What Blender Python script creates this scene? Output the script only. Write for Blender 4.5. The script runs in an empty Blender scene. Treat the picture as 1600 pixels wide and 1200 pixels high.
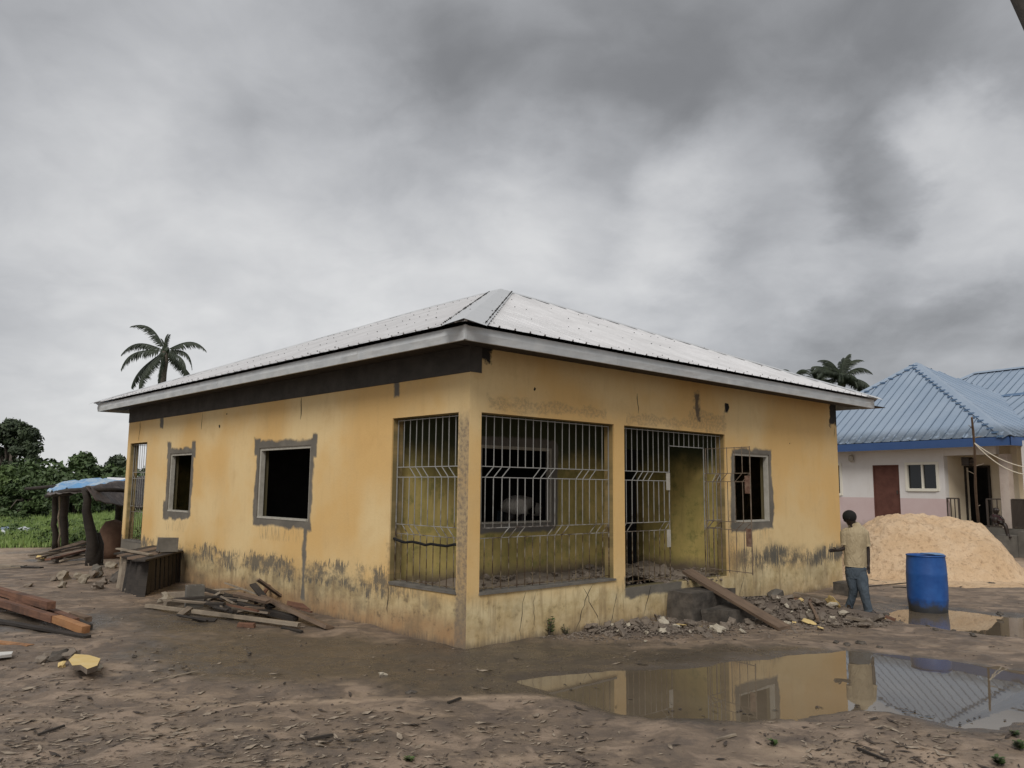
import bpy, math, random
import numpy as np
from mathutils import Vector, Matrix, noise
random.seed(7); rng = np.random.default_rng(7)
sc = bpy.context.scene
col = sc.collection
R_ = math.radians
# ---------------------------------------------------------------- camera
CAM_H, FOC, PITCH, ROLL = 1.9, 1269.6, R_(7.244), R_(0.551)
def cam_axes():
    f = Vector((0, math.cos(PITCH), math.sin(PITCH))); u = Vector((0, -math.sin(PITCH), math.cos(PITCH))); x = Vector((1, 0, 0))
    return x*math.cos(ROLL)-u*(-math.sin(ROLL)), -x*math.sin(ROLL)+u*math.cos(ROLL), f
cr, cu, cf = cam_axes()
cd = bpy.data.cameras.new('camera'); cam = bpy.data.objects.new('camera', cd); col.objects.link(cam); sc.camera = cam
cd.sensor_fit = 'HORIZONTAL'; cd.sensor_width = 36; cd.lens = FOC/1600*36; cd.clip_end = 2000; cd.clip_start = .1
cam.matrix_world = Matrix(((cr.x, cu.x, -cf.x, 0), (cr.y, cu.y, -cf.y, 0), (cr.z, cu.z, -cf.z, CAM_H), (0, 0, 0, 1)))
def ray(px, py):
    return cr*((px-800)/FOC)+cu*((600-py)/FOC)+cf
def g(px, py, z=0.0):            # where the sight line of a photo pixel meets the level z
    k = ray(px, py); s = (z-CAM_H)/k.z; return Vector((k.x*s, k.y*s, z))
def at(px, py, Y):
    k = ray(px, py); s = Y/k.y; return Vector((k.x*s, Y, CAM_H+k.z*s))
# house frame
TH = R_(42.888); CX, CY = -0.511, 9.765; L1, L2 = 12.2, 9.61
HR = Vector((math.cos(TH), math.sin(TH), 0)); HL = Vector((-math.sin(TH), math.cos(TH), 0)); HC = Vector((CX, CY, 0))
def hw(u, v, z=0): return HC+HR*u+HL*v+Vector((0, 0, z))
def wh(p): q = Vector((p[0], p[1], 0))-HC; return q.dot(HR), q.dot(HL)

# ---------------------------------------------------------------- node helper
class NT:
    def __init__(s, tree): s.t = tree; s.n = tree.nodes; s.l = tree.links
    def new(s, typ, **kw):
        nd = s.n.new(typ)
        for k, v in kw.items(): setattr(nd, k, v)
        return nd
    def put(s, sock, v):
        if v is None: return
        if isinstance(v, bpy.types.NodeSocket): s.l.new(v, sock)
        else:
            if isinstance(v, (tuple, list, Vector)) and len(v) == 3 and sock.type == 'RGBA': v = (*v, 1)
            sock.default_value = v
    def m(s, op, a, b=None, c=None, clamp=False):
        nd = s.new('ShaderNodeMath', operation=op, use_clamp=clamp)
        s.put(nd.inputs[0], a); s.put(nd.inputs[1], b); s.put(nd.inputs[2], c); return nd.outputs[0]
    def vm(s, op, a, b=None):
        nd = s.new('ShaderNodeVectorMath', operation=op); s.put(nd.inputs[0], a)
        if b is not None:
            if op == 'SCALE': s.put(nd.inputs['Scale'], b)
            else: s.put(nd.inputs[1], b)
        return nd.outputs['Value'] if op in ('DOT_PRODUCT', 'LENGTH', 'DISTANCE') else nd.outputs[0]
    def noise(s, vec, scale, detail=4, rough=.55, dist=0, color=False):
        nd = s.new('ShaderNodeTexNoise'); s.put(nd.inputs['Vector'], vec); s.put(nd.inputs['Scale'], scale)
        nd.inputs['Detail'].default_value = detail; nd.inputs['Roughness'].default_value = rough; nd.inputs['Distortion'].default_value = dist
        return nd.outputs['Color' if color else 'Fac']
    def vor(s, vec, scale, feat='F1'):
        nd = s.new('ShaderNodeTexVoronoi', feature=feat); s.put(nd.inputs['Vector'], vec); s.put(nd.inputs['Scale'], scale); return nd.outputs[0]
    def step(s, x, a, b):            # smooth 0..1 as x goes a..b
        nd = s.new('ShaderNodeMapRange', interpolation_type='SMOOTHSTEP')
        s.put(nd.inputs[0], x)
        inv = (not isinstance(a, bpy.types.NodeSocket)) and (not isinstance(b, bpy.types.NodeSocket)) and a > b
        if inv: a, b = b, a
        s.put(nd.inputs[1], a); s.put(nd.inputs[2], b)
        nd.inputs[3].default_value, nd.inputs[4].default_value = (1, 0) if inv else (0, 1)
        return nd.outputs[0]
    def mix(s, f, a, b):
        nd = s.new('ShaderNodeMix', data_type='RGBA'); s.put(nd.inputs[0], f); s.put(nd.inputs[6], a); s.put(nd.inputs[7], b); return nd.outputs[2]
    def xyz(s, v):
        nd = s.new('ShaderNodeSeparateXYZ'); s.put(nd.inputs[0], v); return nd.outputs
    def comb(s, x, y, z):
        nd = s.new('ShaderNodeCombineXYZ'); s.put(nd.inputs[0], x); s.put(nd.inputs[1], y); s.put(nd.inputs[2], z); return nd.outputs[0]
    def obj(s): return s.new('ShaderNodeTexCoord').outputs['Object']
    def rnd(s): return s.new('ShaderNodeObjectInfo').outputs['Random']
    def scale(s, v, x, y, z):
        nd = s.new('ShaderNodeMapping'); s.put(nd.inputs[0], v); nd.inputs['Scale'].default_value = (x, y, z); return nd.outputs[0]

# ---------------------------------------------------------------- sky and sun
w = bpy.data.worlds.new('World'); sc.world = w; w.use_nodes = True
n = NT(w.node_tree); w.node_tree.nodes.clear()
SUN_EL, SUN_AZ = R_(43), R_(192)          # azimuth clockwise from +Y: behind the camera
sky = n.new('ShaderNodeTexSky', sky_type='NISHITA', sun_disc=False, sun_elevation=SUN_EL, sun_rotation=SUN_AZ)
bg1 = n.new('ShaderNodeBackground'); n.put(bg1.inputs[0], sky.outputs[0]); bg1.inputs[1].default_value = .05
d0 = n.vm('NORMALIZE', n.new('ShaderNodeTexCoord').outputs['Generated'])
x, y, z = n.xyz(d0)
zz = n.m('ADD', n.m('MAXIMUM', z, 0.0), .42)
p = n.comb(n.m('DIVIDE', x, zz), n.m('DIVIDE', y, zz), 3.7)
wv = lambda sc_, det, amp, off: n.vm('SCALE', n.vm('SUBTRACT', n.noise(n.vm('ADD', p, off), sc_, det, .6, color=True), (.5, .5, .5)), amp)
dw = n.vm('NORMALIZE', n.vm('ADD', n.vm('ADD', d0, wv(1.7, 3, .22, (0, 0, 0))), wv(6.0, 5, .13, (3, 1, 0))))
q_ = n.vm('ADD', p, wv(2.2, 3, .24, (7, 7, 7)))
n1 = n.noise(q_, 1.6, 8, .52); n2 = n.noise(n.vm('ADD', q_, (4.3, 1.7, 2)), 4.2, 7, .55); n3 = n.noise(q_, 12, 5, .55)
bil = n.m('ABSOLUTE', n.m('SUBTRACT', n.noise(n.vm('ADD', q_, (9, 2, 1)), 2.6, 6, .5), .5))
val = n.m('ADD', .40, n.m('MULTIPLY', n.m('SUBTRACT', n1, .5), .42))
val = n.m('ADD', val, n.m('MULTIPLY', n.m('SUBTRACT', n2, .5), .20))
val = n.m('ADD', val, n.m('MULTIPLY', n.m('SUBTRACT', bil, .08), .40))
val = n.m('ADD', val, n.m('MULTIPLY', n.m('SUBTRACT', n3, .5), .05))
val = n.m('ADD', val, n.m('MULTIPLY', n.step(z, .30, .02), .04))
BL = [  # photo pixel, angular radius (deg), brightness
 (1560, 300, 6, .17), (1430, 320, 7, .15), (1180, 345, 7, .16), (950, 330, 7, .11), (640, 370, 10, .10), (420, 480, 13, .09), (60, 640, 14, .13), (900, 430, 9, .05),
 (1020, 60, 15, -.03), (800, 150, 12, -.045), (560, 190, 9, -.08), (1130, 200, 12, -.05), (1360, 160, 11, -.045), (1560, 140, 10, -.08), (1372, 285, 3, -.10), (1340, 455, 10, -.14), (1560, 470, 6, -.03),
 (60, 300, 13, -.05), (100, 90, 12, .05), (330, 200, 10, .05), (150, 480, 6, -.04)]
for px, py, rad, amp in BL:
    k = ray(px, py).normalized()
    dt = n.vm('DOT_PRODUCT', dw, (k.x, k.y, k.z))
    val = n.m('ADD', val, n.m('MULTIPLY', n.step(dt, math.cos(R_(rad*1.4)), math.cos(R_(rad*.1))), amp))
val = n.m('SMOOTH_MAX', val, .19, .05)
tint = n.mix(n.step(val, .3, .75), (.965, .985, 1.03), (1.0, 1.0, .995))
cloud = n.vm('SCALE', tint, val)
bg2 = n.new('ShaderNodeBackground'); n.put(bg2.inputs[0], cloud); bg2.inputs[1].default_value = 1.0
mx = n.new('ShaderNodeMixShader'); mx.inputs[0].default_value = .94
n.l.new(bg1.outputs[0], mx.inputs[1]); n.l.new(bg2.outputs[0], mx.inputs[2])
wo = n.new('ShaderNodeOutputWorld'); n.l.new(mx.outputs[0], wo.inputs[0])
sl = bpy.data.lights.new('sun', 'SUN'); sun = bpy.data.objects.new('sun', sl); col.objects.link(sun)
sl.energy = 1.5; sl.angle = R_(24); sl.color = (1, .975, .94)
sd = Vector((math.sin(SUN_AZ)*math.cos(SUN_EL), math.cos(SUN_AZ)*math.cos(SUN_EL), math.sin(SUN_EL)))
sun.rotation_euler = sd.to_track_quat('Z', 'Y').to_euler(); sun.location = sd*50
sc.view_settings.view_transform = 'Standard'; sc.view_settings.look = 'None'; sc.view_settings.gamma = 1
sc.view_settings.exposure = 0.27; sc.view_settings.use_curve_mapping = False
sc.render.engine = 'CYCLES'; sc.cycles.max_bounces = 6; sc.cycles.diffuse_bounces = 3

# ---------------------------------------------------------------- materials
def mat(name, fn=None, color=(.5, .5, .5), rough=.8, metal=0.0):
    m_ = bpy.data.materials.new(name); m_.use_nodes = True
    t = NT(m_.node_tree); b = m_.node_tree.nodes['Principled BSDF']
    t.put(b.inputs['Base Color'], color); b.inputs['Roughness'].default_value = rough; b.inputs['Metallic'].default_value = metal
    if fn:
        r = fn(t) or {}
        for k, v in r.items():
            if k == 'bump':
                h, st, ds = v; bn = t.new('ShaderNodeBump'); bn.inputs['Strength'].default_value = st; bn.inputs['Distance'].default_value = ds
                t.put(bn.inputs['Height'], h); t.l.new(bn.outputs[0], b.inputs['Normal'])
            else: t.put(b.inputs[k], v)
    return m_
def rects_mask(t, s, z, rects, nz, wob=.10):
    out = None
    for (s0, s1, z0, z1, mg) in rects:
        dx = t.m('SUBTRACT', t.m('ABSOLUTE', t.m('SUBTRACT', s, (s0+s1)/2)), (s1-s0)/2)
        dz = t.m('SUBTRACT', t.m('ABSOLUTE', t.m('SUBTRACT', z, (z0+z1)/2)), (z1-z0)/2)
        rd = 0.16 if mg > .1 else 0.0
        ex, ez = t.m('MAXIMUM', t.m('ADD', dx, -mg+rd), 0.0), t.m('MAXIMUM', t.m('ADD', dz, -mg+rd), 0.0)
        base_ = t.m('ADD', t.m('SQRT', t.m('ADD', t.m('MULTIPLY', ex, ex), t.m('MULTIPLY', ez, ez))), mg-rd) if rd else t.m('MAXIMUM', dx, dz)
        dd = t.m('ADD', base_, t.m('MULTIPLY', t.m('SUBTRACT', nz, .5), wob*3))
        k = t.step(dd, mg+.028, mg-.028)
        out = k if out is None else t.m('MAXIMUM', out, k)
    return out
def paint_wall(t, left):
    o = t.obj(); X, Y, Z = t.xyz(o); s = Y if left else X
    P = t.comb(s, Z, 0.0 if left else 5.0)
    big = t.noise(P, .55, 4); med = t.noise(P, 2.2, 5, .6); fine = t.noise(P, 30, 4, .7)
    streak = t.noise(t.scale(P, 9, 1.1, 1), 1.0, 6, .62); streak2 = t.noise(t.scale(P, 26, 3.2, 1), 1.0, 6, .65)
    c = t.mix(t.step(big, .38, .62), (.75, .48, .185), (.82, .61, .31))
    c = t.mix(t.m('MULTIPLY', t.step(med, .45, .8), .35), c, (.56, .31, .09))
    c = t.mix(t.m('MULTIPLY', t.step(streak, .5, .8), .22), c, (.52, .33, .14))
    # low wall stained
    zb = t.m('ADD', Z, t.m('MULTIPLY', t.m('SUBTRACT', t.noise(P, .8, 3), .5), .5))
    low = t.step(zb, .72, .40)
    pale = t.mix(t.step(t.noise(P, 3.5, 6, .65), .35, .65), (.62, .50, .28) if left else (.74, .62, .37), (.36, .27, .14) if left else (.52, .40, .20))
    c = t.mix(t.m('MULTIPLY', low, .85), c, pale)
    low2 = t.step(zb, .42, .12)
    c = t.mix(t.m('MULTIPLY', low2, .8 if left else .28), c, t.mix(t.step(med, .3, .7), (.36, .19, .085), (.42, .27, .14)))
    gr_ = t.m('MULTIPLY', t.m('MULTIPLY', t.step(t.noise(P, 1.5, 7, .68), .46, .62), t.step(zb, .75, .35)), .62); gr_ = t.m('MULTIPLY', gr_, .9 if left else .45); c = t.mix(gr_, c, (.17, .135, .085))
    sp_ = t.m('MULTIPLY', t.m('MULTIPLY', t.step(t.noise(P, 7, 6, .72), .56, .66), t.step(zb, 1.0, .3)), .7); sp_ = t.m('MULTIPLY', sp_, .8 if left else .5); c = t.mix(sp_, c, (.11, .09, .06))
    # dark peeled band
    bc = .62 if left else .70
    bd = t.m('ABSOLUTE', t.m('SUBTRACT', zb, bc)); band = t.step(bd, .27, .04)
    cov = t.m('ADD', .60, t.m('MULTIPLY', band, -.20))
    reg = t.step(s, .2, 1.8) if left else t.step(s, 5.2, 6.4)
    pk = t.m('GREATER_THAN', streak2, t.m('ADD', cov, t.m('MULTIPLY', t.m('SUBTRACT', 1.0, t.step(t.noise(P, 1.3, 2), .3, .6)), .08)))
    pk = t.m('MULTIPLY', t.m('MULTIPLY', pk, t.m('MULTIPLY', t.step(band, .05, .4), t.step(t.noise(P, 1.9, 5, .7), .40, .56))), reg)
    mould = t.m('MULTIPLY', t.m('MULTIPLY', t.step(bd, .30, .0), t.step(t.noise(P, 2.3, 6, .7), .42, .6)), t.m('MULTIPLY', reg, .10 if left else .85))
    c = t.mix(mould, c, (.12, .105, .075)); c = t.mix(t.m('MULTIPLY', pk, .85), c, (.105, .10, .085))
    # grime under the sills of the porch and at the foot
    foot = t.m('MULTIPLY', t.step(t.m('ADD', Z, t.m('MULTIPLY', t.m('SUBTRACT', streak2, .5), .25)), .13, .0), .75)
    c = t.mix(foot, c, (.13, .10, .075))
    run = t.m('MULTIPLY', t.m('MULTIPLY', t.step(streak, .50, .66), t.step(Z, .66, .5)), .5)
    c = t.mix(run, c, (.27, .185, .10))
    # rough grey patches above openings
    nz = t.noise(P, 4.5, 6, .62); nz2 = t.noise(P, 13, 4, .6)
    if left:
        cem = [(3.79, 5.53, 1.33, 2.52, .10), (8.43, 9.55, 1.33, 2.52, .115), (5.52, 5.70, 2.4, 2.66, .02), (3.62, 3.72, 2.35, 2.66, .02), (8.28, 8.44, 2.45, 2.72, .04), (9.55, 9.7, 2.45, 2.72, .04),
               (9.45, 9.72, 1.22, 1.5, .05), (1.50, 1.56, 3.12, 3.3, .03), (3.80, 3.92, .2, 1.25, -.005), (10.95, 12.3, .35, .64, .03), (10.1, 10.2, 3.1, 3.3, .03)]
        rough_ = [(1.6, 1.64, .3, 1.1, .01)]
    else:
        cem = [(5.79, 6.95, 1.30, 2.52, .09), (2.95, 4.2, .42, .6, .05)]
        rough_ = [(.35, 2.5, 2.90, 2.98, .03), (3.0, 5.5, 2.88, 2.96, .03), (4.55, 5.55, 2.9, 3.12, .02), (4.66, 4.86, 3.0, 3.5, -.01), (5.6, 5.72, .5, 1.7, .02)]
    lo_ = t.m('ADD', t.m('MULTIPLY', nz, .45), t.m('MULTIPLY', t.noise(P, 1.7, 3, .5), .55)); cm = rects_mask(t, s, Z, cem, lo_, .10); rm = rects_mask(t, s, Z, rough_, nz, .12)
    drip = rects_mask(t, s, Z, [(4.0, 5.4, 1.0, 1.3, -.02), (8.5, 9.6, .95, 1.25, -.02)] if left else [(5.7, 7.0, .8, 1.3, -.02)], nz, .02)
    dr = t.m('MULTIPLY', t.m('MULTIPLY', drip, t.step(streak2, .50, .62)), .7)
    c = t.mix(t.m('MULTIPLY', rm, t.m('ADD', .12, t.m('MULTIPLY', t.step(t.noise(P, 22, 5, .7), .4, .62), .38))), c, (.27, .19, .11))
    if left:
        pil = t.m('MULTIPLY', t.step(t.m('ADD', s, t.m('MULTIPLY', t.m('SUBTRACT', nz2, .5), .12)), .24, .17), t.step(Z, 2.9, 2.6)); c = t.mix(t.m('MULTIPLY', pil, t.m('ADD', .55, t.m('MULTIPLY', t.step(t.noise(P, 16, 5, .7), .4, .65), .4))), c, (.215, .165, .115))
    c = t.mix(t.m('MULTIPLY', dr, .6), c, (.2, .16, .11))
    c = t.mix(cm, c, t.mix(t.step(med, .35, .7), (.135, .12, .097), (.20, .176, .14)))
    if not left:
        bk = rects_mask(t, s, Z, [(9.35, 9.7, 3.2, 3.7, .02), (-.2, .34, 3.42, 3.8, .0)], nz, .14); c = t.mix(bk, c, (.02, .018, .016))
        bk = rects_mask(t, s, Z, [(4.70, 4.80, 3.02, 3.4, .01), (5.58, 5.66, 3.2, 3.3, .02)], nz, .10); c = t.mix(t.m('MULTIPLY', bk, .85), c, (.06, .052, .045))
    c = t.mix(t.m('MULTIPLY', t.step(fine, .55, .8), .25), c, (.36, .25, .13))
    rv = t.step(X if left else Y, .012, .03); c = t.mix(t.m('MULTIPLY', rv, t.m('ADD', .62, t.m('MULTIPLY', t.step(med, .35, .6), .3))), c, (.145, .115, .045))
    h = t.m('ADD', t.m('MULTIPLY', fine, .35), t.m('ADD', t.m('MULTIPLY', med, .5), t.m('MULTIPLY', t.m('MAXIMUM', pk, cm), -.5)))
    return {'Base Color': c, 'bump': (h, .5, .015), 'Roughness': t.m('ADD', .72, t.m('MULTIPLY', fine, .2))}
M = {}
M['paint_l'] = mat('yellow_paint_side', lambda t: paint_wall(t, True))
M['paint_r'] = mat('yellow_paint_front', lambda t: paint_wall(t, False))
def porch(t):
    o = t.obj(); X, Y, Z = t.xyz(o)
    a = t.noise(o, 1.6, 5, .6); b = t.noise(o, 5, 6, .7); st = t.noise(t.scale(o, 9, 9, 1.0), 1, 5, .6)
    c = t.mix(t.step(a, .35, .65), (.58, .44, .15), (.40, .32, .10))
    c = t.mix(t.m('MULTIPLY', t.step(b, .5, .7), .6), c, (.12, .15, .04))
    c = t.mix(t.m('MULTIPLY', t.step(st, .5, .75), .5), c, (.16, .12, .05))
    c = t.mix(t.step(t.m('ADD', Z, t.m('MULTIPLY', a, .6)), 2.3, 2.9), c, (.05, .06, .025))  # dark top: grime, with the shade under the ceiling painted in
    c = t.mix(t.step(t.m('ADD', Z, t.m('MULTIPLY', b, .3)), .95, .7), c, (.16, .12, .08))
    cem = rects_mask(t, X, Z, [(1.69, 3.23, 1.35, 2.53, .14)], b, .05); cem = t.m('MULTIPLY', cem, t.step(Y, 1.5, 1.6))
    c = t.mix(cem, c, (.17, .155, .135))
    return {'Base Color': c, 'bump': (b, .4, .01), 'Roughness': .85}
M['porch'] = mat('mouldy_shaded_olive_paint', porch)
def conc(c1, c2, sc_=3.0, bump=.02):
    def f(t):
        o = t.obj(); a = t.noise(o, sc_, 5, .6); b = t.noise(o, sc_*9, 4, .7)
        return {'Base Color': t.mix(t.m('ADD', t.m('MULTIPLY', t.step(a, .3, .7), .7), t.m('MULTIPLY', b, .3)), c1, c2), 'bump': (t.m('ADD', a, t.m('MULTIPLY', b, .4)), .6, bump), 'Roughness': .9}
    return f
M['cement'] = mat('grey_cement', conc((.10, .09, .075), (.19, .17, .142)))
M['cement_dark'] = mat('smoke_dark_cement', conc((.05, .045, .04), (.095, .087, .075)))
M['cement_wet'] = mat('dark_wet_concrete', conc((.025, .022, .018), (.15, .125, .10), 3.5))
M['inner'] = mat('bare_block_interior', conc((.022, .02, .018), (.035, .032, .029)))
M['frame'] = mat('pale_window_frame', conc((.50, .47, .40), (.36, .33, .27), 8, .004))
def metal_sheet(t):
    o = t.obj(); a = t.noise(o, 1.5, 5, .6); r = t.rnd()
    c = t.mix(t.step(a, .3, .7), (.74, .73, .725), (.62, .61, .605)); c = t.mix(t.m('MULTIPLY', r, .25), c, (.80, .78, .78))
    return {'Base Color': c, 'Roughness': t.m('ADD', .42, t.m('MULTIPLY', a, .2)), 'Metallic': .1}
M['sheet'] = mat('aluminium_sheet', metal_sheet)
def fascia(t):
    o = t.obj(); a = t.noise(o, 4, 5, .6); b = t.noise(t.scale(o, 2, 2, 14), 1, 4, .6)
    c = t.mix(t.step(a, .3, .7), (.55, .57, .575), (.66, .67, .66)); c = t.mix(t.m('MULTIPLY', t.step(b, .5, .7), .35), c, (.38, .36, .34))
    return {'Base Color': c, 'Roughness': .5, 'Metallic': .15, 'bump': (a, .5, .02)}
M['fascia'] = mat('aluminium_fascia', fascia)
M['hipcap'] = mat('aluminium_cap', lambda t: {'Base Color': t.mix(t.noise(t.obj(), 3, 4), (.60, .61, .61), (.70, .70, .70)), 'Roughness': .45, 'Metallic': .3})
M['screw'] = mat('screw_washer', color=(.03, .028, .025), rough=.6)
def wood(c1, c2, c3):
    def f(t):
        o = t.obj(); r = t.rnd(); o2 = t.vm('ADD', o, t.comb(t.m('MULTIPLY', r, 40), 0.0, 0.0))
        a = t.noise(t.scale(o2, 1.2, 22, 22), 1, 5, .65, .3); b = t.noise(o2, 2.5, 5, .6); f_ = t.noise(t.scale(o2, 8, 90, 90), 1, 3)
        c = t.mix(t.step(a, .3, .7), c1, c2); c = t.mix(t.m('MULTIPLY', t.step(b, .42, .68), .75), c, c3)
        c = t.mix(t.m('MULTIPLY', t.step(r, .3, 1.0), .45), c, c1)
        return {'Base Color': c, 'bump': (t.m('ADD', a, f_), .5, .006), 'Roughness': .8}
    return f
M['wood_red'] = mat('wet_red_timber', wood((.13, .06, .036), (.24, .12, .07), (.045, .028, .022)))
M['wood_orange'] = mat('orange_timber', wood((.36, .17, .07), (.44, .23, .10), (.2, .10, .05)))
M['wood_grey'] = mat('weathered_timber', wood((.18, .14, .10), (.26, .21, .155), (.08, .06, .045)))
M['wood_pale'] = mat('pale_old_timber', wood((.27, .215, .155), (.36, .30, .22), (.13, .10, .075)))
M['wood_dark'] = mat('dark_wet_shaded_timber', wood((.028, .022, .017), (.05, .039, .03), (.014, .011, .009)))  # near-black; also carries painted shade on the bench face and soffit
M['wood_brown'] = mat('brown_timber', wood((.15, .10, .066), (.22, .15, .10), (.07, .05, .035)))
def bars(t):
    o = t.new('ShaderNodeNewGeometry').outputs['Position']; Z = t.xyz(o)[2]; a = t.noise(o, 9, 4, .6)
    f = t.step(t.m('ADD', Z, t.m('MULTIPLY', t.m('SUBTRACT', a, .5), 1.6)), .95, 1.75)
    c = t.mix(f, t.mix(t.step(a, .4, .6), (.07, .04, .02), (.22, .17, .10)), (.37, .36, .335))
    return {'Base Color': c, 'Roughness': .6, 'Metallic': .2}
M['bars'] = mat('silver_painted_rusting_bars', bars)
M['bars_rust'] = mat('rusty_gate_bars', conc((.11, .075, .05), (.27, .21, .15), 12, .002))
M['rust'] = mat('rust_plate', conc((.30, .20, .14), (.12, .05, .03), 14, .002))
M['black'] = mat('black_hole', color=(.01, .009, .008), rough=1)
M['crack'] = mat('dark_crack', color=(.05, .04, .03), rough=1)

# ---------------------------------------------------------------- mesh helpers
class MB:
    def __init__(s): s.v = []; s.f = []; s.mi = []; s.cur = 0
    def add(s, vs, fs):
        b = len(s.v); s.v += [tuple(q) for q in vs]; s.f += [tuple(b+i for i in f) for f in fs]; s.mi += [s.cur]*len(fs)
    def box(s, a, b, jit=0):
        x0, y0, z0 = a; x1, y1, z1 = b
        vs = [(x0, y0, z0), (x1, y0, z0), (x1, y1, z0), (x0, y1, z0), (x0, y0, z1), (x1, y0, z1), (x1, y1, z1), (x0, y1, z1)]
        if jit: vs = [(q[0]+random.uniform(-jit, jit), q[1]+random.uniform(-jit, jit), q[2]+random.uniform(-jit, jit)) for q in vs]
        s.add(vs, [(0, 3, 2, 1), (4, 5, 6, 7), (0, 1, 5, 4), (1, 2, 6, 5), (2, 3, 7, 6), (3, 0, 4, 7)])
    def bar(s, p0, p1, w_, h_, up=(0, 0, 1), jit=0):       # squared timber between two points
        p0, p1 = Vector(p0), Vector(p1); d = (p1-p0).normalized(); up = Vector(up)
        sx = d.cross(up)
        if sx.length < 1e-4: sx = d.cross(Vector((1, 0, 0)))
        sx.normalize(); sz = sx.cross(d).normalized(); vs = []
        for q in (p0, p1):
            for a, b in ((-1, -1), (1, -1), (1, 1), (-1, 1)):
                k = q+sx*a*w_/2+sz*b*h_/2
                if jit: k += Vector([random.uniform(-jit, jit) for _ in range(3)])
                vs.append(k)
        s.add(vs, [(0, 1, 2, 3), (7, 6, 5, 4), (0, 4, 5, 1), (1, 5, 6, 2), (2, 6, 7, 3), (3, 7, 4, 0)])
    def tube(s, pts, rads, n_=8, cap=True):
        pts = [Vector(p) for p in pts]
        if not hasattr(rads, '__len__'): rads = [rads]*len(pts)
        vs = []; ref = None
        for i, p_ in enumerate(pts):
            d = (pts[min(i+1, len(pts)-1)]-pts[max(i-1, 0)]).normalized()
            if ref is None: ref = Vector((1, 0, 0)) if abs(d.x) < .8 else Vector((0, 1, 0))
            a = (ref-d*ref.dot(d)).normalized(); ref = a; b = d.cross(a)
            for k in range(n_):
                t = 2*math.pi*k/n_; vs.append(p_+(a*math.cos(t)+b*math.sin(t))*rads[i])
        fs = [(i*n_+k, i*n_+(k+1) % n_, (i+1)*n_+(k+1) % n_, (i+1)*n_+k) for i in range(len(pts)-1) for k in range(n_)]
        if cap: fs += [tuple(range(n_))[::-1], tuple((len(pts)-1)*n_+k for k in range(n_))]
        s.add(vs, fs)
    def lathe(s, prof, n_=24, c=(0, 0, 0)):
        vs = [(c[0]+r*math.cos(2*math.pi*k/n_), c[1]+r*math.sin(2*math.pi*k/n_), c[2]+z_) for r, z_ in prof for k in range(n_)]
        fs = [(i*n_+k, i*n_+(k+1) % n_, (i+1)*n_+(k+1) % n_, (i+1)*n_+k) for i in range(len(prof)-1) for k in range(n_)]
        s.add(vs, fs)
    def rock(s, c, r, sq=(1, 1, 1), seed=0, sub=1):
        rr = random.Random(seed); vs, fs = ICO[sub]
        off = Vector((rr.random()*50, rr.random()*50, rr.random()*50)); a = Matrix.Rotation(rr.random()*6.28, 3, 'Z') @ Matrix.Rotation(rr.uniform(-.6, .6), 3, 'X')
        out = []
        for q in vs:
            k = r*(.75+.55*noise.noise(q*1.1+off)+.15*rr.uniform(-1, 1)); out.append(Vector(c)+a @ Vector((q.x*k*sq[0], q.y*k*sq[1], q.z*k*sq[2])))
        s.add(out, fs)
    def mesh(s, name, mats, smooth=False):
        me = bpy.data.meshes.new(name); me.from_pydata(s.v, [], s.f); me.validate()
        for m_ in (mats if isinstance(mats, (list, tuple)) else [mats]): me.materials.append(m_)
        if isinstance(mats, (list, tuple)) and len(s.mi) == len(me.polygons): me.polygons.foreach_set('material_index', s.mi)
        if smooth: me.polygons.foreach_set('use_smooth', [True]*len(me.polygons))
        me.update(); return me
    def build(s, name, mats, parent=None, smooth=False, loc=None, rot=None):
        return link(name, s.mesh(name, mats, smooth), parent, loc, rot)
def ico(sub):
    t = (1+5**.5)/2; v = [Vector(q).normalized() for q in [(-1, t, 0), (1, t, 0), (-1, -t, 0), (1, -t, 0), (0, -1, t), (0, 1, t), (0, -1, -t), (0, 1, -t), (t, 0, -1), (t, 0, 1), (-t, 0, -1), (-t, 0, 1)]]
    f = [(0, 11, 5), (0, 5, 1), (0, 1, 7), (0, 7, 10), (0, 10, 11), (1, 5, 9), (5, 11, 4), (11, 10, 2), (10, 7, 6), (7, 1, 8), (3, 9, 4), (3, 4, 2), (3, 2, 6), (3, 6, 8), (3, 8, 9), (4, 9, 5), (2, 4, 11), (6, 2, 10), (8, 6, 7), (9, 8, 1)]
    for _ in range(sub):
        c = {}; nf = []
        def mid(a, b):
            k = (min(a, b), max(a, b))
            if k not in c: c[k] = len(v); v.append(((v[a]+v[b])/2).normalized())
            return c[k]
        for a, b, d in f:
            ab, bd, da = mid(a, b), mid(b, d), mid(d, a); nf += [(a, ab, da), (b, bd, ab), (d, da, bd), (ab, bd, da)]
        f = nf
    return v, f
ICO = {0: ico(0), 1: ico(1), 2: ico(2)}
def link(name, data, parent=None, loc=None, rot=None):
    o = bpy.data.objects.new(name, data); col.objects.link(o)
    if parent is not None: o.parent = parent
    if loc is not None: o.location = loc
    if rot is not None: o.rotation_euler = rot if hasattr(rot, '__len__') else (0, 0, rot)
    return o
def tag(o, label=None, cat=None, group=None, kind=None):
    if label: o['label'] = label
    if cat: o['category'] = cat
    if group: o['group'] = group
    if kind: o['kind'] = kind
    return o
def thing(name, label, cat, loc=(0, 0, 0), rot=0, group=None):
    return tag(link(name, None, None, loc, rot), label, cat, group)
def struct(o): o['kind'] = 'structure'; return o
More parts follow.
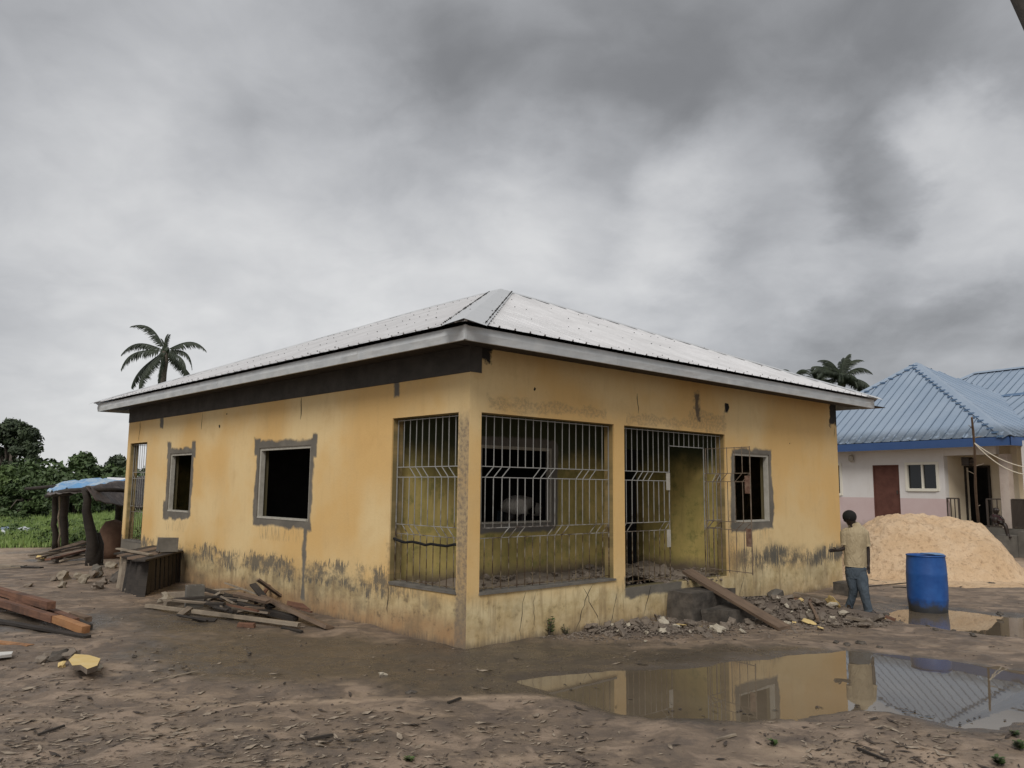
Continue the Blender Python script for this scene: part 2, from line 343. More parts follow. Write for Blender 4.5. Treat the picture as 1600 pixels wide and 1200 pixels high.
# ---------------------------------------------------------------- ground
PUD1 = [g(*q)[:2] for q in [(815, 1062), (860, 1052), (930, 1046), (1040, 1043), (1110, 1036), (1170, 1027), (1250, 1019), (1330, 1016), (1400, 1022), (1500, 1034), (1600, 1048), (1720, 1064), (1740, 1130), (1660, 1124), (1600, 1128), (1560, 1136), (1500, 1134), (1450, 1122), (1390, 1108), (1320, 1104), (1250, 1113), (1150, 1117), (1050, 1121), (970, 1112), (900, 1090), (850, 1074)]]
PUD2 = [g(*q)[:2] for q in [(1378, 962), (1400, 951), (1450, 948), (1500, 951), (1545, 958), (1600, 962), (1680, 968), (1690, 1000), (1600, 995), (1545, 992), (1500, 985), (1460, 978), (1425, 972)]]
def sdf(poly, x, y):
    """signed distance to a polygon, negative inside (numpy)"""
    d = np.full(x.shape, 1e9); ins = np.zeros(x.shape, bool); n_ = len(poly)
    for i in range(n_):
        ax, ay = poly[i]; bx, by = poly[(i+1) % n_]; ex, ey = bx-ax, by-ay
        t = np.clip(((x-ax)*ex+(y-ay)*ey)/(ex*ex+ey*ey), 0, 1); d = np.minimum(d, np.hypot(x-ax-t*ex, y-ay-t*ey))
        c = ((ay > y) != (by > y)) & (x < (bx-ax)*(y-ay)/((by-ay) if by != ay else 1e-9)+ax); ins ^= c
    return np.where(ins, -d, d)
def vnoise(x, y, s, seed=0):       # smooth value noise, numpy
    r = np.random.default_rng(seed).random((256, 256)); X, Y = x*s+1000.3, y*s+1000.7
    xi, yi = np.floor(X).astype(int), np.floor(Y).astype(int); fx, fy = X-xi, Y-yi; fx, fy = fx*fx*(3-2*fx), fy*fy*(3-2*fy)
    a, b, c, d = r[xi % 256, yi % 256], r[(xi+1) % 256, yi % 256], r[xi % 256, (yi+1) % 256], r[(xi+1) % 256, (yi+1) % 256]
    return (a*(1-fx)+b*fx)*(1-fy)+(c*(1-fx)+d*fx)*fy-.5
def height(x, y):
    x = np.asarray(x, float); y = np.asarray(y, float)
    h = .03*vnoise(x, y, .35, 1)+.026*vnoise(x, y, 1.3, 2)+.026*vnoise(x, y, 3.4, 3)
    near = np.clip(1-(y-4)/26, 0, 1)
    h += near*(.018*vnoise(x, y, 9, 4)+.010*vnoise(x, y, 26, 5)*(.3+1.4*np.clip(vnoise(x, y, .9, 9)+.5, 0, 1)))
    tr = np.exp(-((y-7.9-.12*x+.25*vnoise(x, x*0, .5, 6))/.22)**2)+np.exp(-((y-9.0-.12*x)/.25)**2)   # wheel ruts across the yard
    h -= near*.022*tr*(x < 1.5)
    u, v = (x-CX)*HR.x+(y-CY)*HR.y, (x-CX)*HL.x+(y-CY)*HL.y
    du = np.maximum(np.maximum(-u, u-L2), np.maximum(-v, v-L1)); h += .05*np.exp(-(np.maximum(du, 0)/.5)**2)*(.6+vnoise(x, y, 1.1, 8)) * (du > -.5)
    for P, wd in ((PUD1, .20), (PUD2, .22)):
        d = sdf(P, x, y)+.10*vnoise(x, y, 2.3, 11)+.05*vnoise(x, y, 7, 12)
        t = np.clip((wd-d)/(2*wd), 0, 1); t = t*t*(3-2*t); h = h*(1-.8*t)+(-.052)*t
        rim = np.exp(-((d-.5)/.3)**2); h += .012*rim
    # the sand heap sits on its own; far ground rolls gently
    h += .0*x
    return h
def mesh_grid(name, xs, ys, hf, m_, attrs=None):
    X, Y = np.meshgrid(xs, ys); H_ = hf(X, Y); nx, ny = len(xs), len(ys)
    me = bpy.data.meshes.new(name); me.vertices.add(nx*ny); me.vertices.foreach_set('co', np.stack([X, Y, H_], -1).astype('f').ravel())
    i = np.arange(nx-1)[None, :]+np.arange(ny-1)[:, None]*nx; q = np.stack([i, i+1, i+1+nx, i+nx], -1).reshape(-1, 4)
    me.loops.add(q.size); me.loops.foreach_set('vertex_index', q.ravel().astype('i')); me.polygons.add(len(q))
    me.polygons.foreach_set('loop_start', (np.arange(len(q))*4).astype('i')); me.polygons.foreach_set('loop_total', np.full(len(q), 4, 'i'))
    me.polygons.foreach_set('use_smooth', np.ones(len(q), bool)); me.materials.append(m_)
    for k, f in (attrs or {}).items():
        a = me.attributes.new(k, 'FLOAT', 'POINT'); a.data.foreach_set('value', f(X, Y).astype('f').ravel())
    me.update(calc_edges=True); me.validate(); return me
def ell(x, y, cx, cy, a, b, ang=0):
    c, s = math.cos(ang), math.sin(ang); dx, dy = x-cx, y-cy; return np.exp(-((dx*c+dy*s)/a)**2-((-dx*s+dy*c)/b)**2)
def wet(x, y):
    k = 1.1*ell(x, y, -2.1, 9.3, 2.2, 1.15, .1)+.9*ell(x, y, -4.3, 12.0, 1.5, 2.0, .5)+.8*ell(x, y, .8, 8.4, 1.3, .45, .1)+.45*ell(x, y, -1.4, 6.3, 1.3, .35)
    for P in (PUD1, PUD2): k += .95*np.exp(-np.maximum(sdf(P, x, y), 0)/.22)
    k += 1.0*np.clip(vnoise(x, y, .55, 21)+.5-.55, 0, 1)*1.6
    return np.clip(k+.3*vnoise(x, y, 2.2, 22), 0, 1)
def sandy(x, y):
    k = .9*ell(x, y, 12.0, 20.0, 6.5, 3.2, .1)+.8*ell(x, y, 20, 21, 8, 3)+1.0*ell(x, y, -16, 20.5, 5, 2.2)+.75*ell(x, y, -1.0, 7.55, 2.6, .12, .12)+.6*ell(x, y, 1.2, 9.1, 1.3, .14, .2)+.5*ell(x, y, 2.5, 6.2, 1.6, .3)+.4*ell(x, y, -3, 6.6, 1.5, .15, .1)
    k += .5*ell(x, y, -12, 24, 6, 1.5)
    return np.clip(k+.45*vnoise(x, y, 3.1, 31)*(k > .1)+.25*np.clip(vnoise(x, y, 1.2, 32), 0, 1), 0, 1)
def green(x, y):
    e = y-(24.2+.05*(x+14))+1.2*vnoise(x, y, .5, 41); k = np.clip(e/.8, 0, 1)*(x < -3.5+.6*(y-24)*.0)
    k = np.maximum(k, np.clip((y-48)/6, 0, 1)); return np.clip(k, 0, 1)
def ground_mat(t):
    o = t.obj(); A = lambda k: t.new('ShaderNodeAttribute', attribute_name=k).outputs['Fac']
    we, sa, gr = A('wet'), A('sandy'), A('green')
    a = t.noise(o, .8, 6, .6); b = t.noise(o, 4.5, 7, .62, .4); c_ = t.noise(t.scale(o, 9, 22, 9), 1, 5, .6, .8); f = t.noise(o, 60, 4, .7); hz = t.noise(t.scale(o, 1.2, 2.6, 1), 1, 7, .62, .9)
    c = t.mix(t.step(a, .35, .65), (.155, .115, .082), (.215, .158, .112))
    c = t.mix(t.m('MULTIPLY', t.step(hz, .50, .66), .75), c, (.34, .25, .17)); c = t.mix(t.m('MULTIPLY', t.step(hz, .46, .34), .6), c, (.12, .092, .07))
    c = t.mix(t.m('MULTIPLY', t.step(b, .50, .68), .7), c, (.105, .078, .06)); pt_ = t.noise(o, 2.1, 6, .6, .6); c = t.mix(t.m('MULTIPLY', t.step(pt_, .52, .64), .7), c, (.36, .265, .19)); c = t.mix(t.m('MULTIPLY', t.step(pt_, .45, .36), .6), c, (.10, .078, .062))
    c = t.mix(t.m('MULTIPLY', t.step(sa, .15, .85), .85), c, t.mix(t.step(b, .3, .7), (.52, .39, .27), (.40, .29, .20)))
    wf = t.step(t.m('ADD', we, t.m('MULTIPLY', t.m('SUBTRACT', b, .5), .7)), .22, .72)
    c = t.mix(t.m('MULTIPLY', wf, .86), c, t.mix(c_, (.060, .052, .042), (.095, .078, .062)))
    c = t.mix(t.m('MULTIPLY', t.step(f, .58, .72), .35), c, (.34, .27, .2)); c = t.mix(t.m('MULTIPLY', t.step(f, .42, .30), .45), c, (.05, .04, .033))
    c = t.mix(t.m('MULTIPLY', t.step(c_, .60, .74), .45), c, (.07, .055, .045))
    c = t.mix(gr, c, t.mix(t.step(b, .3, .7), (.07, .11, .028), (.11, .12, .045)))
    ro = t.m('SUBTRACT', t.m('SUBTRACT', .82, t.m('MULTIPLY', wf, .44)), t.m('MULTIPLY', t.step(b, .58, .38), .22))
    h = t.m('ADD', t.m('MULTIPLY', b, 1.0), t.m('ADD', t.m('MULTIPLY', f, .25), t.m('MULTIPLY', c_, .45)))
    return {'Base Color': c, 'Roughness': ro, 'bump': (h, .6, .035), 'Specular IOR Level': .5}
M['ground'] = mat('trampled_mud', ground_mat)
def seq(a, b, s0, k=1.0):
    out = [a]; s = s0
    while out[-1] < b: out.append(out[-1]+s); s *= k
    return out
xs = sorted(set([-q for q in seq(6.5, 400, .06, 1.07)][::-1]+list(np.arange(-6.4, 7.4, .045))+seq(7.4, 400, .055, 1.06)))
ys = sorted(set([-q for q in seq(-5.0, 60, .2, 1.5)][::-1]+list(np.arange(5.05, 10.6, .032))+seq(10.6, 600, .036, 1.02)))
gme = mesh_grid('ground', np.array(xs), np.array(ys), height, M['ground'], {'wet': wet, 'sandy': sandy, 'green': green})
ground = struct(link('ground', gme)); tag(ground, 'muddy brown yard of trampled wet earth')
BKX, BKY = np.arange(-40, 30, .06), np.arange(4, 46, .06); BK = height(*np.meshgrid(BKX, BKY))
def gh(x, y):
    i, j = (x+40)/.06, (y-4)/.06
    if not (0 <= i < len(BKX)-1 and 0 <= j < len(BKY)-1): return float(height(np.array([x]), np.array([y]))[0])
    a, b = int(i), int(j); i -= a; j -= b
    return float((BK[b, a]*(1-i)+BK[b, a+1]*i)*(1-j)+(BK[b+1, a]*(1-i)+BK[b+1, a+1]*i)*j)
def gz(px, py):                     # ground point under a pixel, at the real ground height
    p_ = g(px, py)
    for _ in range(2): p_ = g(px, py, gh(p_.x, p_.y))
    return p_
def water_mat(t):
    o = t.obj(); a = t.noise(o, 2.5, 3); b = t.noise(o, .9, 4)
    return {'Base Color': t.mix(t.step(b, .3, .7), (.135, .105, .072), (.17, .135, .095)), 'Roughness': .015, 'IOR': 1.4, 'bump': (a, .03, .01), 'Specular IOR Level': .75}
M['water'] = mat('muddy_puddle_water', water_mat)
for nm, P in (('puddle_water', PUD1), ('puddle_water', PUD2)):
    mb = MB(); ax = [q[0] for q in P]; ay = [q[1] for q in P]
    x0, x1, y0, y1 = min(ax)-.3, max(ax)+.3, min(ay)-.3, max(ay)+.3
    mb.v = [(x0, y0, -.024), (x1, y0, -.024), (x1, y1, -.024), (x0, y1, -.024)]; mb.f = [(0, 1, 2, 3)]; mb.mi = [0]
    o = struct(mb.build(nm, M['water'])); o['label'] = 'large still puddle of muddy water in front of the house' if P is PUD1 else 'smaller puddle around the foot of the blue barrel'

# ---------------------------------------------------------------- the yellow house
house = thing('yellow_house', 'unfinished yellow bungalow with silver hipped roof and barred porch openings', 'house', HC, TH)
def wall_mesh(axis, c0, c1, s0, s1, z0, z1, ops, sub=.0):
    """wall slab: runs s0..s1 along 'u' or 'v', between planes c0 and c1; ops = rectangular holes"""
    mb = MB(); S = sorted({s0, s1, *[q for o in ops for q in o[:2]]}); Z = sorted({z0, z1, *[q for o in ops for q in o[2:]]})
    S = [q for q in S if s0 <= q <= s1]; Z = [q for q in Z if z0 <= q <= z1]
    P = (lambda s, c, z: (s, c, z)) if axis == 'u' else (lambda s, c, z: (c, s, z))
    hole = lambda a, b: any(o[0] < a < o[1] and o[2] < b < o[3] for o in ops)
    solid = [[not hole((S[i]+S[i+1])/2, (Z[j]+Z[j+1])/2) for j in range(len(Z)-1)] for i in range(len(S)-1)]
    ok = lambda i, j: 0 <= i < len(S)-1 and 0 <= j < len(Z)-1 and solid[i][j]
    for i in range(len(S)-1):
        for j in range(len(Z)-1):
            if not solid[i][j]: continue
            a, b, c, d = S[i], S[i+1], Z[j], Z[j+1]
            for cc in (c0, c1): mb.add([P(a, cc, c), P(b, cc, c), P(b, cc, d), P(a, cc, d)], [(0, 1, 2, 3)])
            for di, dj, e in ((-1, 0, [(a, c), (a, d)]), (1, 0, [(b, c), (b, d)]), (0, -1, [(a, c), (b, c)]), (0, 1, [(a, d), (b, d)])):
                if not ok(i+di, j+dj):
                    (p, q), (r, s) = e; mb.add([P(p, c0, q), P(r, c0, s), P(r, c1, s), P(p, c1, q)], [(0, 1, 2, 3)])
    return mb
ZS, ZT, WB, WT, TOPZ = .625, 2.807, 1.352, 2.518, 3.69
OPL = [(.203, 1.61, ZS, ZT), (3.79, 5.53, WB, WT), (8.43, 9.545, WB, WT), (10.93, 12.02, ZS, ZT)]
OPR = [(.193, 2.69, ZS, ZT), (2.92, 5.544, .50, ZT), (5.79, 6.953, WB, WT)]
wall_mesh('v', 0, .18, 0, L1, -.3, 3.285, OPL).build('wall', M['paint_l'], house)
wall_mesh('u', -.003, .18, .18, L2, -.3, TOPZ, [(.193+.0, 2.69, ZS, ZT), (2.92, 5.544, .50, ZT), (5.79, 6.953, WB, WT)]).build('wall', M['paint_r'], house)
# cap the corner end of the front wall so the corner pillar's front face is painted like it
mb = MB(); mb.box((0.0, -.004, -.3), (.18, -.001, 3.40)); mb.build('wall', M['paint_r'], house)
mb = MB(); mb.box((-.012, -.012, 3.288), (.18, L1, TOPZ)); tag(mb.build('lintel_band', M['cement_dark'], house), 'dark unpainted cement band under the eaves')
# the other two outer walls, partitions, floors and ceiling
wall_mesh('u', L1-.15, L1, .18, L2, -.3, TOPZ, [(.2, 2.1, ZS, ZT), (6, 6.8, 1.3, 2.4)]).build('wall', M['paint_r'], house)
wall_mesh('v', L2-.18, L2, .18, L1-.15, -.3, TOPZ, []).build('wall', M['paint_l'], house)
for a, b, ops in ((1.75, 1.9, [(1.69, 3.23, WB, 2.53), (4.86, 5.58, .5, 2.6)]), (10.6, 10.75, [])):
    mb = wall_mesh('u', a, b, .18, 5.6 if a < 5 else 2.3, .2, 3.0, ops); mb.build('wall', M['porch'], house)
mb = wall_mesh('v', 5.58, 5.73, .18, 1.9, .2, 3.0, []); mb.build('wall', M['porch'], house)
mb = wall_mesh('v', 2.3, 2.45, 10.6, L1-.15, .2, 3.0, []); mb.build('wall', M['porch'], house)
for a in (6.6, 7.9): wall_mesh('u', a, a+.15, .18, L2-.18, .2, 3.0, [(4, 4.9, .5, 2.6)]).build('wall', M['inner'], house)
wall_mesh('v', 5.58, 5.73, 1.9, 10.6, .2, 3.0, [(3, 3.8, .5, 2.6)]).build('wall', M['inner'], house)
mb = MB(); mb.box((.18, .18, .1), (L2-.18, L1-.15, .48)); mb.build('floor_slab', M['cement'], house)
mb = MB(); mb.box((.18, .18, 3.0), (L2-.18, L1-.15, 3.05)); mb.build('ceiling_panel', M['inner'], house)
# window frames: four sides and a sill, set inside the opening
def wframe(axis, c, s0, s1, z0, z1):
    t_ = .045; P = (lambda s, q, z: (s, q, z)) if axis == 'u' else (lambda s, q, z: (q, s, z)); mb = MB()
    def bx(a, b, d, e, c0=c, c1=c+.075):
        p, q = P(a, c0, d), P(b, c1, e); mb.box([min(p[i], q[i]) for i in range(3)], [max(p[i], q[i]) for i in range(3)])
    bx(s0, s0+t_, z0, z1); bx(s1-t_, s1, z0, z1); bx(s0+t_, s1-t_, z1-t_, z1)
    fr = mb.build('window_frame', M['frame'], house)
    mb = MB(); p, q = P(s0+t_, c-.028, z0), P(s1-t_, c+.11, z0+.028); mb.box([min(p[i], q[i]) for i in range(3)], [max(p[i], q[i]) for i in range(3)])
    mb.build('sill', M['frame'], fr); return fr
wframe('v', .02, 3.79, 5.53, WB, WT); wframe('v', .02, 8.43, 9.545, WB, WT); wframe('u', .02, 5.79, 6.953, WB, WT)
wframe('u', 1.76, 1.69, 3.23, WB, 2.53)
# sill ledges of cement over the porch walls
for a, b in (((-.015, .19, ZS), (.17, 1.58, ZS+.035)), ((.19, -.02, ZS), (2.70, .17, ZS+.03)), ((-.01, 10.93, ZS), (.17, 12.02, ZS+.04))):
    mb = MB(); mb.box(a, b, .006); mb.build('ledge', M['cement'], house)
# ------------- grilles
BARS = {}
def bar_mesh(L_, w_=.0085, mt='bars'):
    k = (round(L_, 3), w_, mt)
    if k not in BARS: m_ = MB(); m_.box((-w_/2, -w_/2, 0), (w_/2, w_/2, L_)); BARS[k] = m_.mesh('bar', M[mt])
    return BARS[k]
def grille(axis, c, spans, z0, z1, tiers=(2.153, 2.02, 1.402, 1.28), parent=house, nm='window_grille', pat=(1, 2, 3), per=6, pitch=.137, mt='bars', ends=True):
    """spans = (s0, s1, zlow) stretches of bars; rails are the part's mesh, each bar a sub-part"""
    P = (lambda s, z: (s, c, z)) if axis == 'u' else (lambda s, z: (c, s, z)); mb = MB(); w_ = .0105; bl = []
    for (s0, s1, lo, hi) in spans:
        zs = [q for q in tiers if lo < q < hi]
        for q in [hi-.012]+zs+([lo+.012] if lo > z0+.1 or not zs else [lo+.03]): mb.bar(P(s0, q), P(s1, q), w_, w_)
        if ends:
            for s in (s0, s1): mb.bar(P(s, lo), P(s, hi), w_*1.15, w_*1.15, up=(1, 0, .01))
        nb = max(1, round((s1-s0)/pitch)); st = (s1-s0)/nb
        segs = [(zs[0], hi)]+[(zs[i+1], zs[i]) for i in range(1, len(zs)-1, 2)]+[(lo, zs[-1])] if zs else [(lo, hi)]
        for i in range(1, nb):
            s = s0+i*st
            for a, b in segs: bl.append((s+random.uniform(-.003, .003), a, b-a))
        for r in range(0, len(zs)-1, 2):
            for i in range(0, nb):
                if (i+r*2) % per in pat: mb.bar(P(s0+i*st, zs[r+1]), P(s0+(i+1)*st, zs[r]), w_*.85, w_*.85)
    G = mb.build(nm, M[mt], parent)
    for s, a, ln in bl: link('bar', bar_mesh(ln, mt=mt), G, P(s, a), (random.uniform(-.004, .004), random.uniform(-.004, .004), 0))
    return G
grille('v', .09, [(.22, 1.595, ZS+.03, ZT-.02)], ZS, ZT, pat=(1, 2, 3, 5, 6, 7), per=9)
grille('u', .09, [(.21, 2.675, ZS+.03, ZT-.02)], ZS, ZT)
grille('v', .09, [(10.95, 12.0, ZS+.03, ZT-.02)], ZS, ZT)
grille('u', L1-.08, [(.22, 2.08, ZS+.03, ZT-.02)], ZS, ZT)
grille('u', .09, [(2.94, 4.11, .54, ZT-.02), (4.11, 5.05, 2.55, ZT-.02), (5.05, 5.53, .54, ZT-.02)], .54, ZT, pat=(2, 3, 4, 5), per=9)
hinge = Vector((5.05, .05, .62)); leaf_dir = Vector((4.90, -.86, .62))-hinge
leaf = grille('u', 0, [(0, .90, 0, 1.94)], 0, 1.94, tiers=(1.53, 1.40, .78, .66), nm='gate_leaf', pat=(1, 2, 4, 5), per=7, pitch=.15, mt='bars_rust')
leaf.location = hinge; leaf.rotation_euler = (0, 0, math.atan2(leaf_dir.y, leaf_dir.x)); leaf['label'] = 'rusty barred gate leaf standing open'
for z_ in (.42, 1.22):
    mb = MB(); mb.box((.80, -.012, z_), (.895, .012, z_+.27)); mb.build('lock_plate', M['rust'], leaf)
for z_ in (1.02, 1.88):
    mb = MB(); mb.box((4.02, .065, z_), (4.10, .08, z_+.26)); tag(mb.build('lock_plate', M['frame'], house), 'pale steel lock plate on the fixed bars')
# black cable sagging along the side grille
mb = MB(); mb.tube([(.06+.02*math.sin(i*1.3), .2+i*.14, 1.20-.025*math.sin(i/10*3.1)+.012*math.sin(i*2.1)) for i in range(11)], .018, 6); mb.build('cable', M['black'], house)
# cracks and holes in the plaster
def ribbon(axis, c, pts, wd, nm='crack', mt='crack'):
    mb = MB(); P = (lambda s, z: (s, c, z)) if axis == 'u' else (lambda s, z: (c, s, z)); vs = []
    for i, (s, z) in enumerate(pts):
        k = wd*(.5+.7*random.random())*(1 if 0 < i < len(pts)-1 else .3); vs += [P(s-k, z), P(s+k, z)]
    mb.add(vs, [(2*i, 2*i+1, 2*i+3, 2*i+2) for i in range(len(pts)-1)]); return mb.build(nm, M[mt], house)
def crack(axis, s, z0, z1, wd=.006, wob=.02, lean=0, seed=0):
    rr = random.Random(seed+int(s*100)); n_ = max(4, int(abs(z1-z0)/.06)); pts = []; d = 0
    for i in range(n_+1): d += rr.uniform(-wob, wob); pts.append((s+d+lean*i/n_, z0+(z1-z0)*i/n_))
    ribbon(axis, -.0045 if axis == 'u' else -.003, pts, wd)
for s, a, b, k in ((8.03, 2.95, 3.28, .008), (4.16, 2.93, 3.28, .010), (11.5, 2.85, 3.28, .012), (1.62, .25, .62, .010)): crack('v', s, a, b, k)
for s, a, b, k, l in ((3.23, 3.0, 3.3, .009, 0), (9.5, 2.95, 3.15, .006, 0), (.9, .08, .6, .005, .05), (1.15, .15, .58, .004, 0), (1.9, .03, .6, .007, .25), (2.35, .12, .58, .007, -.2), (2.6, .05, .45, .006, .1), (3.35, .1, .5, .007, .1), (5.9, .12, .5, .006, .2), (6.5, .05, .35, .005, 0), (4.9, .3, .46, .006, .3)): crack('u', s, a, b, k, .03, l)
for ax_, s, z, r in (('u', 1.10, 3.17, .022), ('u', 5.62, 3.27, .07), ('v', 7.2, 2.97, .03), ('v', 6.9, 3.18, .018), ('u', 7.7, 2.75, .012), ('v', 9.0, 2.60, .02)):
    mb = MB(); n_ = 9; pts = [(s+r*(.6+.6*random.random())*math.cos(6.283*i/n_), z+r*1.2*(.6+.6*random.random())*math.sin(6.283*i/n_)) for i in range(n_)]
    mb.add([((q, -.0048, k) if ax_ == 'u' else (-.004, q, k)) for q, k in pts], [tuple(range(n_))]); mb.build('hole', M['black'], house)
# ------------- roof
OV = .54; EZ = 3.735; RO = OV+.075
E0, E1, E2, E3 = Vector((-RO, -RO, EZ)), Vector((L2+RO, -RO, EZ)), Vector((L2+RO, L1+RO, EZ)), Vector((-RO, L1+RO, EZ))
AP = Vector((4.87, 4.87, 6.0)); AQ = Vector((4.87, 7.35, 6.0))
SCREWS = MB(); M['seam'] = mat('lap_dirt_and_rib_shade', color=(.33, .32, .31), rough=.7); M['seam_blue'] = mat('dark_blue_sheet_lap', color=(.085, .12, .175), rough=.7)  # grey lines: lap dirt, with the shade beside each rib painted in
def roof_face(parent, poly, mt, pitch=.25, per=3, hgt=.022, screws=True, nm='roof_sheet', prof=None, seam='seam', sw=.006):
    """ribbed sheets over a planar polygon; poly[0]-poly[1] is the eave"""
    a, b = poly[0], poly[1]; e = (b-a).normalized(); nrm = (b-a).cross(poly[2]-a).normalized()
    if nrm.z < 0: nrm = -nrm
    s = nrm.cross(e); s = s if s.z > 0 else -s
    P2 = [((q-a).dot(e), (q-a).dot(s)) for q in poly]; W_ = (b-a).length; xmin = min(q[0] for q in P2); xmax = max(q[0] for q in P2)
    def rng_(t):
        ys_ = []
        for i in range(len(P2)):
            (x0, y0), (x1, y1) = P2[i], P2[(i+1) % len(P2)]
            if (x0-t)*(x1-t) <= 0 and abs(x1-x0) > 1e-9: ys_.append(y0+(y1-y0)*(t-x0)/(x1-x0))
        return (min(ys_), max(ys_)) if ys_ else (0, 0)
    prof = prof or [(0, 0), (.06, 0), (.085, 1), (.17, 1), (.195, 0), (.55, 0), (.57, .25), (.60, 0)]
    ts = xmin+1e-4; w_ = pitch*per; out = []; SM = MB()
    while ts < xmax-1e-3:
        te = min(ts+w_, xmax-1e-4); mb = MB(); row = []
        for k in range(per):
            for f, h in prof:
                t = ts+(k+f)*pitch
                if t < te: row.append((t, h*hgt))
        row.append((te, 0))
        vs = []
        for t, h in row:
            lo, hi = rng_(t); wob = random.uniform(-.002, .002)
            vs += [a+e*t+s*(lo-.0)+nrm*(h+wob), a+e*t+s*(lo+(hi-lo)*.5)+nrm*(h-.004), a+e*t+s*hi+nrm*h]
        mb.add(vs, [q for i in range(len(row)-1) for q in ((3*i, 3*i+3, 3*i+4, 3*i+1), (3*i+1, 3*i+4, 3*i+5, 3*i+2))])
        mb.build(nm, mt, parent)
        for k in range(per):
            f_ = next((f for f, h in prof if h == 0 and f > .06), .2); t = ts+(k+f_)*pitch+sw
            if t+sw < te:
                l0, h0 = rng_(t-sw); l1, h1 = rng_(t+sw); vs = []
                if h0-l0 > .2:
                    for q in range(7): vs += [a+e*(t-sw)+s*(l0+(h0-l0)*q/6)+nrm*.0045, a+e*(t+sw*random.uniform(.3, 1.3))+s*(l1+(h1-l1)*q/6)+nrm*.0045]
                    SM.add(vs, [(2*q, 2*q+1, 2*q+3, 2*q+2) for q in range(6)])
        if screws:
            for k in range(per):
                t = ts+k*pitch+.16*pitch
                if t > te: break
                lo, hi = rng_(t); q = .12
                while q < hi-.1:
                    if random.random() < .6: c_ = a+e*t+s*(q+random.uniform(-.02, .02))+nrm*(hgt+.003); k_ = random.uniform(.003, .007); SCREWS.box(c_-Vector((k_, k_, .006)), c_+Vector((k_, k_, k_)))
                    q += 1.25
        ts += w_
    if SM.v: SM.build('roof_seams', M[seam], parent)['kind'] = 'stuff'
roof_face(house, [E0, E1, AP], M['sheet']); roof_face(house, [E3, E0, AP, AQ], M['sheet'])
roof_face(house, [E1, E2, AQ, AP], M['sheet'], screws=False); roof_face(house, [E2, E3, AQ], M['sheet'], screws=False)
def cap_strip(parent, p, q, n1_, n2_, wd, mt, lift=.03, nm='ridge_cap', seg=10, teeth=None):
    d = (q-p).normalized(); a1 = d.cross(n1_).normalized(); a2 = d.cross(n2_).normalized()
    if (a1-a2).length < .1: pass
    def out(n_, other):                       # direction inside the face, away from the ridge
        k = d.cross(n_).normalized(); return k if k.dot(other) < 0 or True else -k
    up = (n1_+n2_).normalized(); mb = MB(); vs = []
    f1 = n1_.cross(d).normalized(); f2 = d.cross(n2_).normalized()
    if f1.dot(up) > 0: f1 = -f1
    if f2.dot(up) > 0: f2 = -f2
    for i in range(seg+1):
        c_ = p+(q-p)*i/seg+up*(lift+.006*(i % 2))
        vs += [c_+f1*wd-n1_*.012, c_, c_+f2*wd-n2_*.012]
    mb.add(vs, [k for i in range(seg) for k in ((3*i, 3*i+3, 3*i+4, 3*i+1), (3*i+1, 3*i+4, 3*i+5, 3*i+2))])
    if teeth:
        L_ = (q-p).length; k = .06
        while k < L_:
            for f, n_ in ((f1, n1_), (f2, n2_)):
                c_ = p+d*k+f*(wd-.03)+up*(lift-.012)+n_*.02; k_ = random.uniform(.004, .010); teeth.box(c_-Vector((k_,)*3), c_+Vector((k_,)*3))
            k += .17
    return mb.build(nm, mt, parent)
def pn(a, b, c): k = (b-a).cross(c-a).normalized(); return k if k.z > 0 else -k
NF, NL_, NR_, NB = pn(E0, E1, AP), pn(E3, E0, AP), pn(E1, E2, AQ), pn(E2, E3, AQ)
for p, q, a, b in ((E0, AP, NL_, NF), (E1, AP, NF, NR_), (AP, AQ, NL_, NR_), (E3, AQ, NL_, NB), (E2, AQ, NB, NR_)):
    cap_strip(house, p, q, a, b, .27, M['hipcap'], teeth=SCREWS if p is E0 else None)
tag(SCREWS.build('roof_screws', M['screw'], house), kind='stuff')
# fascia boards in lengths, with the thin drip edge above
def fascia_run(a, b, nrm):
    L_ = (b-a).length; d = (b-a)/L_; n_ = max(1, round(L_/2.4)); 
    for i in range(n_):
        p, q = a+d*(L_*i/n_+.002), a+d*(L_*(i+1)/n_-.002); mb = MB(); vs = []
        k = 8
        for j in range(k+1):
            c_ = p+(q-p)*j/k; w1 = random.uniform(-.004, .004); w2 = random.uniform(-.004, .004)
            vs += [c_+nrm*(.0+w1)+Vector((0, 0, 3.545)), c_+nrm*(.012+w2)+Vector((0, 0, 3.63)), c_+nrm*w1+Vector((0, 0, 3.712)), c_-nrm*.03+Vector((0, 0, 3.712)), c_-nrm*.03+Vector((0, 0, 3.545))]
        m_ = 5; mb.add(vs, [(j*m_+i_, (j+1)*m_+i_, (j+1)*m_+(i_+1) % m_, j*m_+(i_+1) % m_) for j in range(k) for i_ in range(m_)]+[tuple(range(m_)), tuple(k*m_+i_ for i_ in range(m_))])
        mb.build('fascia_board', M['fascia'], house)
F = [Vector((-OV, -OV, 0)), Vector((L2+OV, -OV, 0)), Vector((L2+OV, L1+OV, 0)), Vector((-OV, L1+OV, 0))]
for i, nn in enumerate((Vector((0, -1, 0)), Vector((1, 0, 0)), Vector((0, 1, 0)), Vector((-1, 0, 0)))): fascia_run(F[i], F[(i+1) % 4], nn)
mb = MB(); mb.box((-OV-.008, -OV-.018, 3.55), (-OV+.022, -OV+.012, 3.714)); mb.build('corner_trim', M['fascia'], house)
